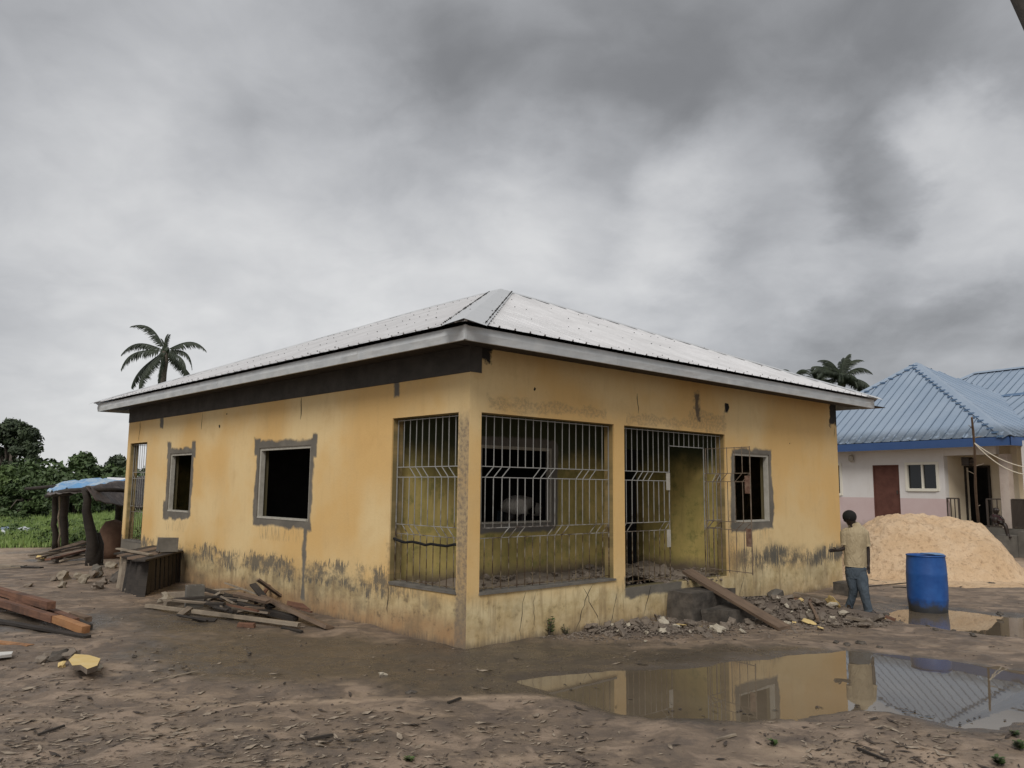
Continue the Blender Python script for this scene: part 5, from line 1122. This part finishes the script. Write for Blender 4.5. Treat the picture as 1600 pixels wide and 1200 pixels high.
for lab, a, b, w_, h_, mt, za, zb, cat in (
 ('dark topmost beam of the red timber stack', (-150, 880), (80, 946), .11, .10, 'wood_red', .34, .24, 'beam'),
 ('long thick red beam ending in a bare orange section', (-150, 893), (86, 967), .11, .09, 'wood_red', .25, .13, 'beam'),
 ('bare orange end section of the long red beam', (87, 966.5), (134, 984), .11, .09, 'wood_orange', .13, .07, 'beam'),
 ('thin dark plank lying lowest in front of the red timber stack', (-150, 946), (136, 995), .10, .03, 'wood_dark', .04, .03, 'plank'),
 ('short red block between the two long red beams', (20, 939), (58, 951), .10, .07, 'wood_red', .18, .15, 'beam'),
 ('stubby beam end poking out behind the orange section', (78, 955), (118, 971), .10, .08, 'wood_red', .12, .09, 'beam'),
 ('pale topped offcut at the far tip of the red timber stack', (113, 960), (138, 968), .10, .07, 'wood_brown', .08, .06, 'offcut'),
 ('dark offcut lowest at the tip of the red timber stack', (118, 970), (140, 980), .08, .07, 'wood_dark', .05, .04, 'offcut'),
 ('black beam in the shade beneath the red timber stack', (-120, 918), (88, 962), .12, .09, 'wood_dark', .12, .07, 'beam'),
 ('brown inner beam half hidden by the long red beam', (-100, 912), (70, 957), .10, .09, 'wood_brown', .19, .10, 'beam'),
 ('pale lath lying in front of the dark lowest plank', (70, 983), (87, 985), .06, .02, 'wood_pale', .02, .02, 'offcut'),
 ('splintered orange board lying at the picture edge below the stack', (-30, 1000), (48, 1009), .10, .02, 'wood_orange', .02, .02, 'plank')):
    plank(lab, GL(*a, za), GL(*b, zb), w_, h_, mt, 'beam' if cat == 'beam' else 'plank', cat, LEFT)
for lab, a, b, w_, z_ in (('thin pale board lying flat in the far left yard', (-40, 883), (40, 884), .14, .03), ('dark board lying flat beside the pale board in the yard', (20, 885), (65, 887), .12, .02), ('second pale flat board at the left picture edge', (-40, 889), (32, 886), .10, .04)):
    plank(lab, GL(*a, z_), GL(*b, z_), w_, .03, 'wood_dark' if 'dark' in lab else 'wood_pale')
# leaning plank over the steps
pa = at(1073, 892, 13.02); pb_ = gz(1226, 985)+Vector((0, 0, .03))
plank('long brown board leaning from the porch floor down onto the rubble', pa, pb_, .20, .045, 'wood_brown', jit=.008, roll=.12)
plank('thin board edge lying under the long leaning board', at(1090, 905, 12.95), gz(1205, 975)+Vector((0, 0, .05)), .05, .05, 'wood_pale')
for lab, a, b, w_, mt in (('dark wet board lying at the foot of the front wall', (1155, 941), (1205, 938), .22, 'wood_dark'), ('grey board on the rubble near the wall end', (1242, 935), (1300, 942), .12, 'wood_grey'), ('red brown plank under the grey board near the wall end', (1240, 944), (1300, 948), .12, 'wood_red'),
    ('thin stick standing tilted in the rubble heap', (1265, 952), (1278, 974), .04, 'wood_brown'), ('small brick coloured offcut right of the brown lump', (1384, 972), (1399, 974), .06, 'wood_red'), ('flat board at the front edge of the rubble heap', (1322, 973), (1352, 976), .10, 'wood_grey')):
    plank(lab, onheap(*a)+Vector((0, 0, .08)), onheap(*b)+Vector((0, 0, .05)), w_, .035, mt)
# hollow block, lumps
hb_ = gz(303, 948); T = thing('hollow_block', 'upright hollow concrete block beside the timber heap', 'block', hb_, .5); mb = MB()
w_, d_, h_ = .13, .10, .33
cells = [(-w_+.03, -.012), (.012, w_-.03)]
def ring_box(mb, x0, x1, y0, y1, z0, z1, hs):
    xs_ = [x0]+[q for h in hs for q in h]+[x1]
    for i in range(len(xs_)-1):
        if i % 2 == 0: mb.box((xs_[i], y0+.03, z0), (xs_[i+1], y1-.03, z1))
    mb.box((x0, y0, z0), (x1, y0+.03, z1)); mb.box((x0, y1-.03, z0), (x1, y1, z1)); mb.box((x0+.01, y0+.035, z0), (x1-.01, y1-.035, z1-.13))
ring_box(mb, -w_, w_, -d_, d_, -.01, h_, cells); mb.build('shell', M['cement'], T)
M['brownblock'] = mat('earthy_block', conc((.22, .18, .13), (.33, .28, .21), 6))
for i, (px, py, r, sq, mt, lab) in enumerate((
 (258, 942, .16, (1, .9, .8), 'brownblock', 'pale angular lump at the left end of the logs'), (89, 879, .17, (1, .9, .8), 'cement_wet', 'dark rounded block in front of the shelter wood pile'), (97, 906, .17, (1.2, .9, .75), 'brownblock', 'leftmost pale rubble block before the shelter'),
 (84, 907, .09, (1, 1, .8), 'chunk', 'small grey stone beside the leftmost pale block'), (123, 905, .13, (1, .9, .8), 'brownblock', 'small pale block in the middle of the loose blocks'), (131, 911, .13, (.9, .8, 1), 'brownblock', 'squarish pale block standing before the trunk post'),
 (98, 918, .12, (1.2, .9, .6), 'brownblock', 'low stone nearest the camera among the loose blocks'), (145, 903, .14, (1, .9, .9), 'chunk', 'grey brown block left of the dark upright block'), (152, 902, .17, (.8, .8, 1.1), 'cement', 'dark upright broken block in front of the bench'), (152, 920, .14, (1.3, 1, .6), 'chunk', 'flat grey stone between the loose blocks and the bench'),
 (161, 913, .11, (1, 1, .8), 'chunk', 'small stone right of the upright block'), (173, 888, .17, (1.1, .9, .7), 'brownblock', 'pale stone close to the rear porch pillar'), (185, 908, .17, (1.1, 1, .9), 'cement_wet', 'dark broken block leaning at the bench foot'), (63, 874, .12, (1.3, 1, .6), 'chunk_y', 'yellowish brick piece by the shelter wood pile'),
 (141, 884, .10, (1, 1, .7), 'chunk', 'small stone by the foot of the trunk post'), (45, 917, .10, (1, 1, .6), 'chunk', 'little stone alone in the open yard'), (205, 925, .14, (1.2, .9, .6), 'brownblock', 'pale stone under the bench boards'), (1356, 962, .05, (1, .7, .5), 'cement_wet', 'black clod just behind the brown lump'))):
    p_ = gz(px, py); place_rock(p_+Vector((0, 0, r*sq[2]*.55)), r, mt, lab, 'stone', 'stone', None, sq, 200+i)
# yellow slab resting on stones
c_ = g(132, 1036, .12); Y0 = thing('plaster_slab', 'broken slab with bright yellow painted face resting on stones', 'slab', c_); pts = [g(*q, .13)-c_ for q in [(107, 1031), (117, 1022.6), (139, 1024), (157, 1029), (152, 1039), (136.5, 1044), (126, 1038), (113, 1039)]]
mb = MB(); n_ = len(pts); low = [Vector((p.x*.94, p.y*.94, -.045+random.uniform(-.008, .008))) for p in pts]; top = [Vector((p.x, p.y, .008+.02*p.y)) for p in pts]
mb.add(top, [tuple(range(n_))[::-1]]); mb.build('painted_face', M['chunk_y'], Y0); mb = MB(); mb.add([p-Vector((0, 0, .003)) for p in top]+low, [(i, n_+i, n_+(i+1) % n_, (i+1) % n_) for i in range(n_)]+[tuple(range(n_, 2*n_))]+[tuple(range(n_))[::-1]]); mb.build('core', M['chunk'], Y0)
for px, py, r, mt, lab in ((106, 1031, .14, 'chunk', 'grey block behind the bright yellow slab'), (130, 1048, .09, 'chunk', 'stone propping the front of the bright yellow slab'), (149, 1048, .08, 'chunk_p', 'pale stone at the near corner of the bright yellow slab'), (97, 1042, .06, 'chunk_y', 'small yellowish piece beside the bright yellow slab'), (90, 1033, .12, 'cement_wet', 'dark clod behind the bright yellow slab'), (66, 1035, .10, 'chunk', 'grey clod further left of the yellow slab')):
    p_ = gz(px, py); place_rock(p_+Vector((0, 0, r*.4)), r, mt, lab, 'stone', 'stone', None, (1.1, .9, .7), int(px))
c_ = gz(-6, 1030); mb = MB(); mb.box((-.20, -.12, .0), (.14, .10, .035), .012); tag(mb.build('white_board_piece', mat('white_painted_board', color=(.66, .64, .6), rough=.7), None, False, c_+Vector((.0, 0, .03)), .5), 'white slab piece lying at the picture edge near the yellow slab', 'slab')

# ---------------------------------------------------------------- bench clad with boards
A0, A1, A2 = g(190, 916), g(226, 931), g(300, 903); ZB = .62
A0 = Vector((A0.x, A0.y, 0)); A1 = Vector((A1.x, A1.y, 0)); e2 = Vector((A2.x-A1.x, A2.y-A1.y, 0)); A3 = A0+e2*.9; A2 = A1+e2
bt = thing('workbench', 'rough dark board clad workbench pushed against the side wall', 'bench', (A0+A1+A2+A3)/4); o_ = (A0+A1+A2+A3)/4
def Bv(a, b, z): p_ = A1.lerp(A0, a).lerp(A2.lerp(A3, a), b)-o_; return Vector((p_.x, p_.y, z))
for i in range(9):            # boards leaning on the end
    a = .02+i*.115; mb = MB(); mb.bar(Bv(a, -.05-.03*random.random(), -.02), Bv(a+.01, .0, ZB-.03), .11 if i > 5 else .14, .03, up=(0, 1, 0), jit=.006); mb.build('board', M['wood_grey' if i in (6, 7) else ('wood_pale' if i == 8 else 'wood_dark')], bt)
for i in range(12):           # long face, its shade put into the near-black board colour
    b = .03+i*.085; mb = MB(); mb.bar(Bv(-.03, b, .03), Bv(.0, b, ZB-.03), .13, .025, up=(1, 0, 0), jit=.006); mb.build('board', M['wood_dark'], bt)
for i in range(5): mb = MB(); a0 = -.06+i*.22; mb.bar(Bv(a0+.1, -.10-.04*random.random(), ZB+.0), Bv(a0+.1, 1.03+.04*random.random(), ZB-.01), .22, .03, jit=.008); mb.build('top_board', M['wood_brown' if i % 2 else 'wood_dark'], bt)
for a, b in ((0.02, .05), (.95, .05), (.02, .95), (.95, .95)): mb = MB(); mb.bar(Bv(a, b, -.1), Bv(a, b, ZB), .08, .08, up=(1, 0, 0)); mb.build('leg', M['wood_dark'], bt)
plank('whitish board laid along the near edge of the workbench top', at(184, 857, 15.6), at(236, 867, 14.6), .09, .025, 'wood_pale')
q = at(262, 861, 15.5); q.z = ZB+.03; mb = MB(); mb.box((-.18, -.11, 0), (.16, .11, .25), .01); tag(mb.build('grey_block', M['cement'], None, False, q, .5), 'grey cement block standing on the workbench', 'block')
q = at(247, 863, 15.2); q.z = ZB+.02; place_rock(q+Vector((0, 0, .02)), .05, 'cement_wet', 'small dark stone beside the block on the workbench', 'stone', 'stone', None, seed=9)

# ---------------------------------------------------------------- shelter with tarpaulins
place_b = 0
sh = thing('tarp_shelter', 'low pole shelter roofed with blue and brown tarpaulins', 'shelter', g(120, 868)); so_ = sh.location.copy()
def post(p0, p1, r0, r1, m_='wood_dark', wob=.03):
    mb = MB(); p0, p1 = Vector(p0)-so_, Vector(p1)-so_; pts = [p0.lerp(p1, i/7)+Vector((random.uniform(-wob, wob), random.uniform(-wob, wob), 0))*(0 < i < 7) for i in range(8)]; mb.tube(pts, [r0+(r1-r0)*i/7 for i in range(8)], 9); return mb.build('post', M[m_], sh, True)
p_ = g(147, 884); post(p_, at(132, 762, 18.6), .15, .075); mb = MB(); mb.tube([p_-so_+Vector((.0, 0, -.1)), p_-so_+Vector((0, 0, .5)), p_-so_+Vector((-.02, 0, .75))], [.20, .18, .10], 9); mb.build('post_stump', M['wood_dark'], sh, True)
p_ = g(86, 858); post(p_, at(86, 768, 23.3), .085, .08); p_ = g(101, 858); post(p_, at(101, 766, 23.2), .095, .11); p_ = g(186, 848); post(p_, at(186, 780, 24), .11, .11); p_ = g(100, 845); post(p_, at(104, 760, 26), .09, .09)
post(g(93, 858), at(93, 770, 23.25), .03, .03, 'wood_pale')
for a, b in ((at(78, 771, 23), at(140, 764, 18.4)), (at(78, 769, 23.2), at(205, 765, 24.5)), (at(135, 765, 18.5), at(212, 768, 19.5)), (at(110, 765, 20.8), at(205, 755, 22)), (at(72, 775, 23.2), at(112, 772, 22.4)), (at(40, 764, 25), at(120, 759, 24.5))):
    mb = MB(); mb.tube([a-so_, (a+b)/2-so_+Vector((0, 0, .02)), b-so_], [.05, .055, .04], 7); mb.build('roof_pole', M['wood_dark'], sh, True)
def tarp(nm, c4, m_, amp, sd_, nx=22, ny=12, sag=.1, freq=1.6, lab=None):
    mb = MB(); a, b, c, d = [Vector(q)-so_ for q in c4]; vs = []
    for j in range(ny+1):
        for i in range(nx+1):
            u, v = i/nx, j/ny; p_ = a.lerp(b, u).lerp(d.lerp(c, u), v); n_ = noise.noise(Vector((p_.x*freq, p_.y*freq, sd_)))+.5*noise.noise(Vector((p_.x*freq*2.7, p_.y*freq*2.7, sd_+5)))
            vs.append(p_+Vector((0, 0, amp*n_-sag*math.sin(math.pi*u)*math.sin(math.pi*v))))
    mb.add(vs, [(j*(nx+1)+i, j*(nx+1)+i+1, (j+1)*(nx+1)+i+1, (j+1)*(nx+1)+i) for j in range(ny) for i in range(nx)]); o = mb.build(nm, M[m_], sh, True)
    md = o.modifiers.new('solid', 'SOLIDIFY'); md.thickness = .012
    if lab: o['label'] = lab
def tarpmat(c1, c2, c3, sc_=1.6):
    def f(t):
        o = t.obj(); a = t.noise(o, sc_, 5, .6, .8); b = t.noise(t.scale(o, 1, 3, 1), 3, 5, .6)
        c = t.mix(t.step(a, .42, .58), c1, c2); return {'Base Color': t.mix(t.m('MULTIPLY', t.step(b, .5, .7), .6), c, c3), 'Roughness': .55, 'bump': (t.noise(o, 5, 4, .6, 1), .8, .05)}
    return f
M['tarp_blue'] = mat('faded_blue_tarp', tarpmat((.14, .33, .58), (.42, .52, .60), (.55, .60, .64))); M['tarp_brown'] = mat('dusty_brown_tarp', tarpmat((.09, .07, .062), (.15, .12, .105), (.05, .04, .036), 2.2)); M['sack'] = mat('brown_sacking', conc((.09, .045, .026), (.16, .09, .055), 4, .03))
tarp('tarpaulin', [at(73, 769, 22.9), at(142, 762, 18.8), at(212, 749, 22), at(84, 756, 27.5)], 'tarp_blue', .16, 3, sag=-.12, lab='blue and white tarpaulin')
tarp('tarpaulin', [at(150, 782, 18.3), at(222, 796, 20.3), at(226, 744, 21.6), at(134, 760, 18.3)], 'tarp_brown', .07, 9, sag=.04, lab='brown tarpaulin draped over the near side')
tarp('tarpaulin', [at(72, 773, 22.8), at(135, 768, 18.7), at(138, 763, 18.8), at(76, 768, 22.9)], 'tarp_brown', .05, 14, sag=.02, ny=4, lab='brown tarpaulin hanging along the front pole')
mb = MB(); q = at(184, 749, 23)-so_; mb.box(q-Vector((.25, .1, .03)), q+Vector((.28, .2, .03)), .03); mb.build('roof_sheet', M['sheet'], sh)
q = g(176, 872); mb = MB(); mb.lathe([(0, 0), (.30, 0), (.36, .2), (.38, .5), (.34, .75), (.22, .92), (0, .97)], 16); o = mb.build('sacking_bundle', M['sack'], None, True, q); tag(o, 'bulky brown sacking bundle under the shelter by the rear porch', 'bundle'); md = o.modifiers.new('d', 'DISPLACE'); tx = bpy.data.textures.new('lumps', 'CLOUDS'); tx.noise_scale = .25; md.texture = tx; md.strength = .12
for i, (a, b, w_, mt) in enumerate((((45, 868), (98, 862), .10, 'wood_grey'), ((60, 872), (140, 852), .14, 'wood_brown'), ((75, 874), (142, 858), .16, 'wood_red'), ((62, 866), (135, 850), .12, 'wood_dark'), ((88, 872), (135, 868), .10, 'wood_grey'), ((96, 876), (127, 870), .14, 'wood_pale'), ((80, 862), (132, 846), .14, 'wood_brown'), ((110, 870), (160, 856), .12, 'wood_dark'), ((98, 860), (170, 850), .10, 'wood_brown'))):
    L9 = ('grey plank sticking out furthest left of the shelter wood pile', 'long brown plank on the shelter wood pile', 'reddish plank on the shelter wood pile', 'black plank at the back of the shelter wood pile', 'short grey plank in front of the shelter wood pile', 'pale curved board nearest the camera by the shelter wood pile', 'topmost brown plank of the shelter wood pile', 'dark plank passing behind the trunk post', 'thin brown plank reaching toward the sacking bundle')
    plank(L9[i], g(*a, .06+.03*(i % 3)), g(*b, .10+.06*(i % 4)), w_, .04, mt, group='wood pile under the shelter', roll=random.uniform(-.3, .3))
# rubbish in the grass
M['plastic'] = mat('dirty_plastic', color=(.55, .57, .58), rough=.4); M['plastic_b'] = mat('bluish_plastic', color=(.18, .24, .30), rough=.4)
for i, (px, py, r, mt, lab) in enumerate(((10, 838, .38, 'plastic_b', 'grey blue crumpled bag in the grass'), (20, 834, .30, 'plastic', 'white crumpled bag at the middle of the rubbish in the grass'), (40, 838, .42, 'plastic', 'flat white plastic sheet at the edge of the grass'), (3, 843, .28, 'plastic', 'small pale bag half out of the picture in the grass'), (31, 829, .22, 'leaf_light', 'greenish bag behind the white plastic sheet'))):
    p_ = g(px, py); place_rock(p_+Vector((0, 0, .16)), r, mt, lab, 'rubbish_bag', 'bag', 'rubbish bags in the grass', (1.2, .8, .5), 300+i)
# ---------------------------------------------------------------- pole and cords by the blue house
p0, p1 = g(1531, 862), at(1519, 652, 23.3); T = thing('bamboo_pole', 'tall thin stripped pole standing before the blue roofed house', 'pole', p0); mb = MB(); d = p1-p0
mb.tube([d*(i/10)+Vector((.02*math.sin(i), 0, 0)) for i in range(11)], [.045-.018*i/10+.006*(i % 2) for i in range(11)], 7); mb.build('shaft', M['wood_brown'], T)
for t, dx, dz in ((.60, -.25, .12), (.66, .28, .08), (.86, .28, .06), (.92, -.12, .12), (.36, .1, .05)): mb = MB(); mb.tube([d*t, d*t+Vector((dx, 0, dz))], [.016, .006], 5); mb.build('twig', M['wood_pale'], T)
cA, cB = p0+d*.83, at(1680, 720, 23); mb = MB()
for k, (e_, sag) in enumerate(((cB, .45), (cB+Vector((0, 0, .18)), .75))): mb.tube([cA.lerp(e_, i/16)+Vector((0, 0, -4*sag*(i/16)*(1-i/16)))-cA for i in range(17)], .016, 5)
tag(mb.build('clothes_line', mat('pale_cord', color=(.62, .56, .45), rough=.8), None, False, cA), 'pale slack cord tied to the tall thin pole', 'cord')
p0, p1 = g(1700, 862), at(1690, 690, 23.0); mb = MB(); mb.tube([Vector((0, 0, -.1)), p1-p0], [.05, .03], 7); tag(mb.build('line_post', M['wood_brown'], None, False, p0), 'post holding the far end of the cord', 'post')
# dark leaning pole crossing the top corner near the camera
pt = at(1583, -30, 4.2); pb2 = Vector((pt.x+1.75, 4.25, -.05)); mb = MB(); mb.tube([Vector((0, 0, 0)), (pt-pb2)*.5, (pt-pb2)*1.03], [.07, .06, .05], 9); tag(mb.build('leaning_pole', M['wood_dark'], None, True, pb2), 'dark pole crossing the upper corner against the sky', 'pole')
# ---------------------------------------------------------------- small plants
def weed(label, base, h, n_, mt='leaf_light', size=.05, nm='weed', seed=0):
    rr_ = random.Random(seed); T = thing(nm, label, 'plant', base); mb = MB(); lf = MB()
    for i in range(n_):
        a = rr_.uniform(0, 6.28); tip = Vector((math.cos(a)*h*.45*rr_.random(), math.sin(a)*h*.45*rr_.random(), h*rr_.uniform(.5, 1))); mb.tube([(0, 0, -.02), tip*.5+Vector((0, 0, .02)), tip], [.006, .004, .002], 4)
        for j in range(6):
            c = tip*(.25+.14*j); q = rr_.uniform(0, 6.28); d = Vector((math.cos(q), math.sin(q), .3))*size*rr_.uniform(.7, 1.4); s = Vector((-d.y, d.x, .2*size))*.35; lf.add([c, c+d*.5+s, c+d, c+d*.5-s], [(0, 1, 2, 3)])
    mb.build('stem', M['bark'], T); lf.build('foliage', M[mt], T); return T
q = gz(858, 994); weed('small green weed growing at the foot of the front wall', q, .32, 7, 'leaf_mid', .06, seed=1)
q = gz(884, 992); weed('tiny weed right of the larger weed at the wall foot', q, .14, 4, 'leaf_mid', .04, seed=2)
q = g(1414, 843); weed('leafy shrub growing beside the red brown door', Vector((q.x, q.y, .3)), 1.35, 12, 'leaf_mid', .2, 'shrub', 3)
q = g(1452, 846); weed('low weed against the pink wall under the window', Vector((q.x, q.y, .25)), .9, 6, 'leaf_mid', .12, 'weed', 4)
for i, (px, py, h) in enumerate(((1592, 1172, .07), (1560, 1196, .06), (1207, 1166, .05), (1585, 1150, .05), (640, 1190, .03))):
    L5 = ('grass tuft at the lower corner of the yard', 'grass tuft lowest in the yard corner', 'tiny sprout in the mud below the big puddle', 'small tuft above the corner grass', 'tiny green sprig in the near leaf litter')[i]
    q = gz(px, py); weed(L5, q, h, 16 if i < 2 else 6, 'leaf_light', .035, 'grass_tuft', 20+i)
# ---------------------------------------------------------------- litter on the mud
def litmat(nm, c1, c2): return mat(nm, lambda t: {'Base Color': t.mix(t.step(t.noise(t.new('ShaderNodeNewGeometry').outputs['Position'], 11, 3), .35, .65), c1, c2), 'Roughness': .85})
M['dry'] = litmat('dry_leaf', (.20, .155, .11), (.36, .29, .215)); M['dry_dark'] = litmat('wet_dark_leaf', (.035, .027, .021), (.085, .062, .046))
def leaf_geo(mb, p, ln, wd, az, rr_):
    d = Vector((math.cos(az), math.sin(az), 0)); s = Vector((-d.y, d.x, 0)); c = rr_.uniform(.0, .12)*ln; k = rr_.uniform(-.4, .4)*wd; b = rr_.uniform(-.25, .25)*ln
    P_ = [p-d*ln/2+Vector((0, 0, c*rr_.random())), p-d*ln*.18+s*(wd/2+b*.2)+Vector((0, 0, .004+abs(k)*.5)), p+d*ln*.2+s*(wd*.42+b*.4)+Vector((0, 0, .004)), p+d*ln/2+s*b+Vector((0, 0, c)), p+d*ln*.15-s*(wd*.4-b*.4)+Vector((0, 0, .006+abs(k))), p-d*ln*.2-s*(wd/2-b*.2)+Vector((0, 0, .003))]
    mb.add(P_, [(0, 1, 5), (1, 2, 4, 5), (2, 3, 4)])
def inpud(p_):
    a = np.array([p_.x]); b = np.array([p_.y]); return min(sdf(PUD1, a, b)[0], sdf(PUD2, a, b)[0]) < .16
rl = random.Random(11); lit, litd = MB(), MB()
def dens(px, py):
    d = .25+.9*max(0, (py-1070)/130)
    d *= .35+1.3*max(0, noise.noise(Vector((px*.006, py*.018, 2)))+.35)
    if px < 460 and py > 1040: d += .45
    if 1280 < px < 1460 and py > 1150: d += 1.6
    if 950 < px < 1250 and py > 1125: d *= .25
    if px < 300 and 985 < py < 1080: d += .4
    return d
k = 0; tries = 0
while k < 3000 and tries < 60000:
    tries += 1; px, py = rl.uniform(-60, 1660), 1210-300*rl.random()**1.5
    if rl.random() > dens(px, py)*.8: continue
    p_ = g(px, py); p_.z = gh(p_.x, p_.y)+.003
    if inpud(p_): continue
    u, v = wh(p_)
    if u > -.1 and v > -.1: continue
    ln = rl.uniform(.015, .075)*(1 if rl.random() < .9 else 1.6); dark = rl.random() < (.85 if (1280 < px < 1460 and py > 1145) else .42)
    leaf_geo(litd if dark else lit, p_, ln*1.15, ln*rl.uniform(.08, .34), rl.gauss(.15, .8), rl); k += 1
tag(lit.build('leaf_litter', M['dry']), 'pale dry leaf scraps and wood chips strewn over the mud', 'leaf litter', kind='stuff')
tag(litd.build('leaf_litter', M['dry_dark']), 'dark wet leaf scraps and chips trodden into the mud', 'leaf litter', kind='stuff')
proto = []
for i in range(8): mb = MB(); leaf_geo(mb, Vector((0, 0, 0)), 1, rl.uniform(.12, .30), 0, rl); proto.append(mb.mesh('dry_leaf', M['dry'] if i % 3 else M['dry_dark']))
k = 0
while k < 230:
    px, py = rl.uniform(0, 1600), rl.uniform(1030, 1198)
    if rl.random() > dens(px, py)*.7: continue
    p_ = g(px, py); p_.z = gh(p_.x, p_.y)+.006; u, v = wh(p_)
    if inpud(p_) or (u > -.1 and v > -.1): continue
    i = rl.randrange(8); s = rl.uniform(.07, .19); o = link('dry_leaf', proto[i], None, p_, (rl.uniform(-.08, .08), rl.uniform(-.08, .08), rl.gauss(.2, .8))); o.scale = (s,)*3
    lb_ = ('pale dry' if i % 3 else 'dark wet')+' fallen leaf '+('below the yellow slab' if px < 330 else 'on the track before the house corner' if px < 800 else 'on bare mud in front of the big puddle' if px < 1200 else 'in the mud nearest the big puddle and grass tufts'); lb_ = ('long ' if s > .13 else 'short ')+lb_
    tag(o, lb_, 'leaf', lb_.replace('leaf', 'leaves')); k += 1
fl = MB()                         # scraps floating on the puddles
for i in range(70):
    if i < 45: k0 = rl.randrange(14, 26); qa, qb = PUD1[k0 % 26], PUD1[(k0+1) % 26]
    else: k0 = rl.randrange(13); qa, qb = PUD2[k0], PUD2[(k0+1) % 13]
    q = Vector((qa[0], qa[1])).lerp(Vector((qb[0], qb[1])), rl.random()); cn = Vector((3.6, 8.6)) if i < 45 else Vector((7.2, 12.1)); q = q.lerp(cn, rl.uniform(.04, .22))
    leaf_geo(fl, Vector((q.x, q.y, -.021)), rl.uniform(.02, .09), rl.uniform(.008, .03), rl.uniform(0, 6.28), rl)
tag(fl.build('floating_litter', M['dry_dark']), 'dark scraps floating near the puddle edges', 'leaf litter', kind='stuff')
# clods and pebbles over the whole yard
cl_ = MB()
for i in range(1100):
    px, py = rl.uniform(-50, 1650), 1200-315*rl.random()**.8; p_ = g(px, py)
    u, v = wh(p_)
    if inpud(p_) or (u > -.1 and v > -.1): continue
    cl_.rock(Vector((p_.x, p_.y, gh(p_.x, p_.y)+.002)), rl.choice((.006, .008, .012, .02)), (1, rl.uniform(.5, 1), .6), i, 0)
tag(cl_.build('clods', mat('dark_clods', conc((.06, .048, .038), (.12, .09, .07), 5))), 'small clods and pebbles scattered over the yard', 'clods', kind='stuff')
for i, (px, py, s) in enumerate(((1306, 1005, .05), (1323, 1008, .05), (1345, 1006, .07), (1374, 1012, .035), (1384, 962, .07), (1450, 979, .035), (1462, 985, .05), (1490, 986, .04), (1562, 960, .07), (1548, 913, .09), (390, 1022, .04), (210, 1027, .04), (598, 1055, .05), (642, 1083, .05), (560, 965, .03), (1520, 994, .06))):
    D16 = ('leftmost dark stone between rubble and big puddle', 'second dark stone between rubble and big puddle', 'flat dark stone beside the two stones above the big puddle', 'small clod right of the three dark stones', 'black clod between the rubble and the barrel', 'tiny stone in front of the blue barrel', 'dark stone in front of the blue barrel', 'small clod right of the stone before the barrel', 'dark clod behind the small puddle', 'dark lump at the foot of the sand heap', 'dark chip in the damp ground below the timber', 'dark chip right of the yellow slab', 'white scrap lying on the damp ground before the corner', 'black scrap on the pale track in front of the corner', 'dark chip near the side wall foot', 'dark stick end at the front edge of the small puddle')
    p_ = gz(px, py); place_rock(p_+Vector((0, 0, s*.2)), s, 'chunk_p' if i == 12 else 'cement_wet', D16[i], 'stone', 'stone', None, (1.3, .8, .5), 400+i)
for i, (a, b) in enumerate((((1350, 918), (1420, 912)), ((1385, 911), (1350, 905)), ((1395, 918), (1470, 921)), ((1500, 918), (1560, 908)), ((1545, 905), (1600, 915)), ((1340, 1172), (1390, 1195)), ((700, 1100), (720, 1094)), ((1150, 1150), (1120, 1160)), ((60, 1150), (100, 1138)), ((480, 1158), (520, 1152)), ((240, 1066), (310, 1052)))):
    S11 = ('twig lying between the man and the sand heap', 'short twig at the foot of the sand heap nearest the man', 'long twig lying left of the barrel top edge', 'twig at the right foot of the sand heap', 'forked twig lying far right by the sand', 'bent twig in the dark leaf litter', 'short stick in the middle foreground', 'thin stick on the bare mud below the big puddle', 'thin stick low in the left foreground', 'stick among the leaf scraps in the centre foreground', 'pale stick below the yellow slab')
    plank(S11[i], gz(*a)+Vector((0, 0, .012)), gz(*b)+Vector((0, 0, .02)), .02, .015, 'wood_pale' if i in (7, 10) else 'wood_dark', 'stick', 'stick', jit=.003)
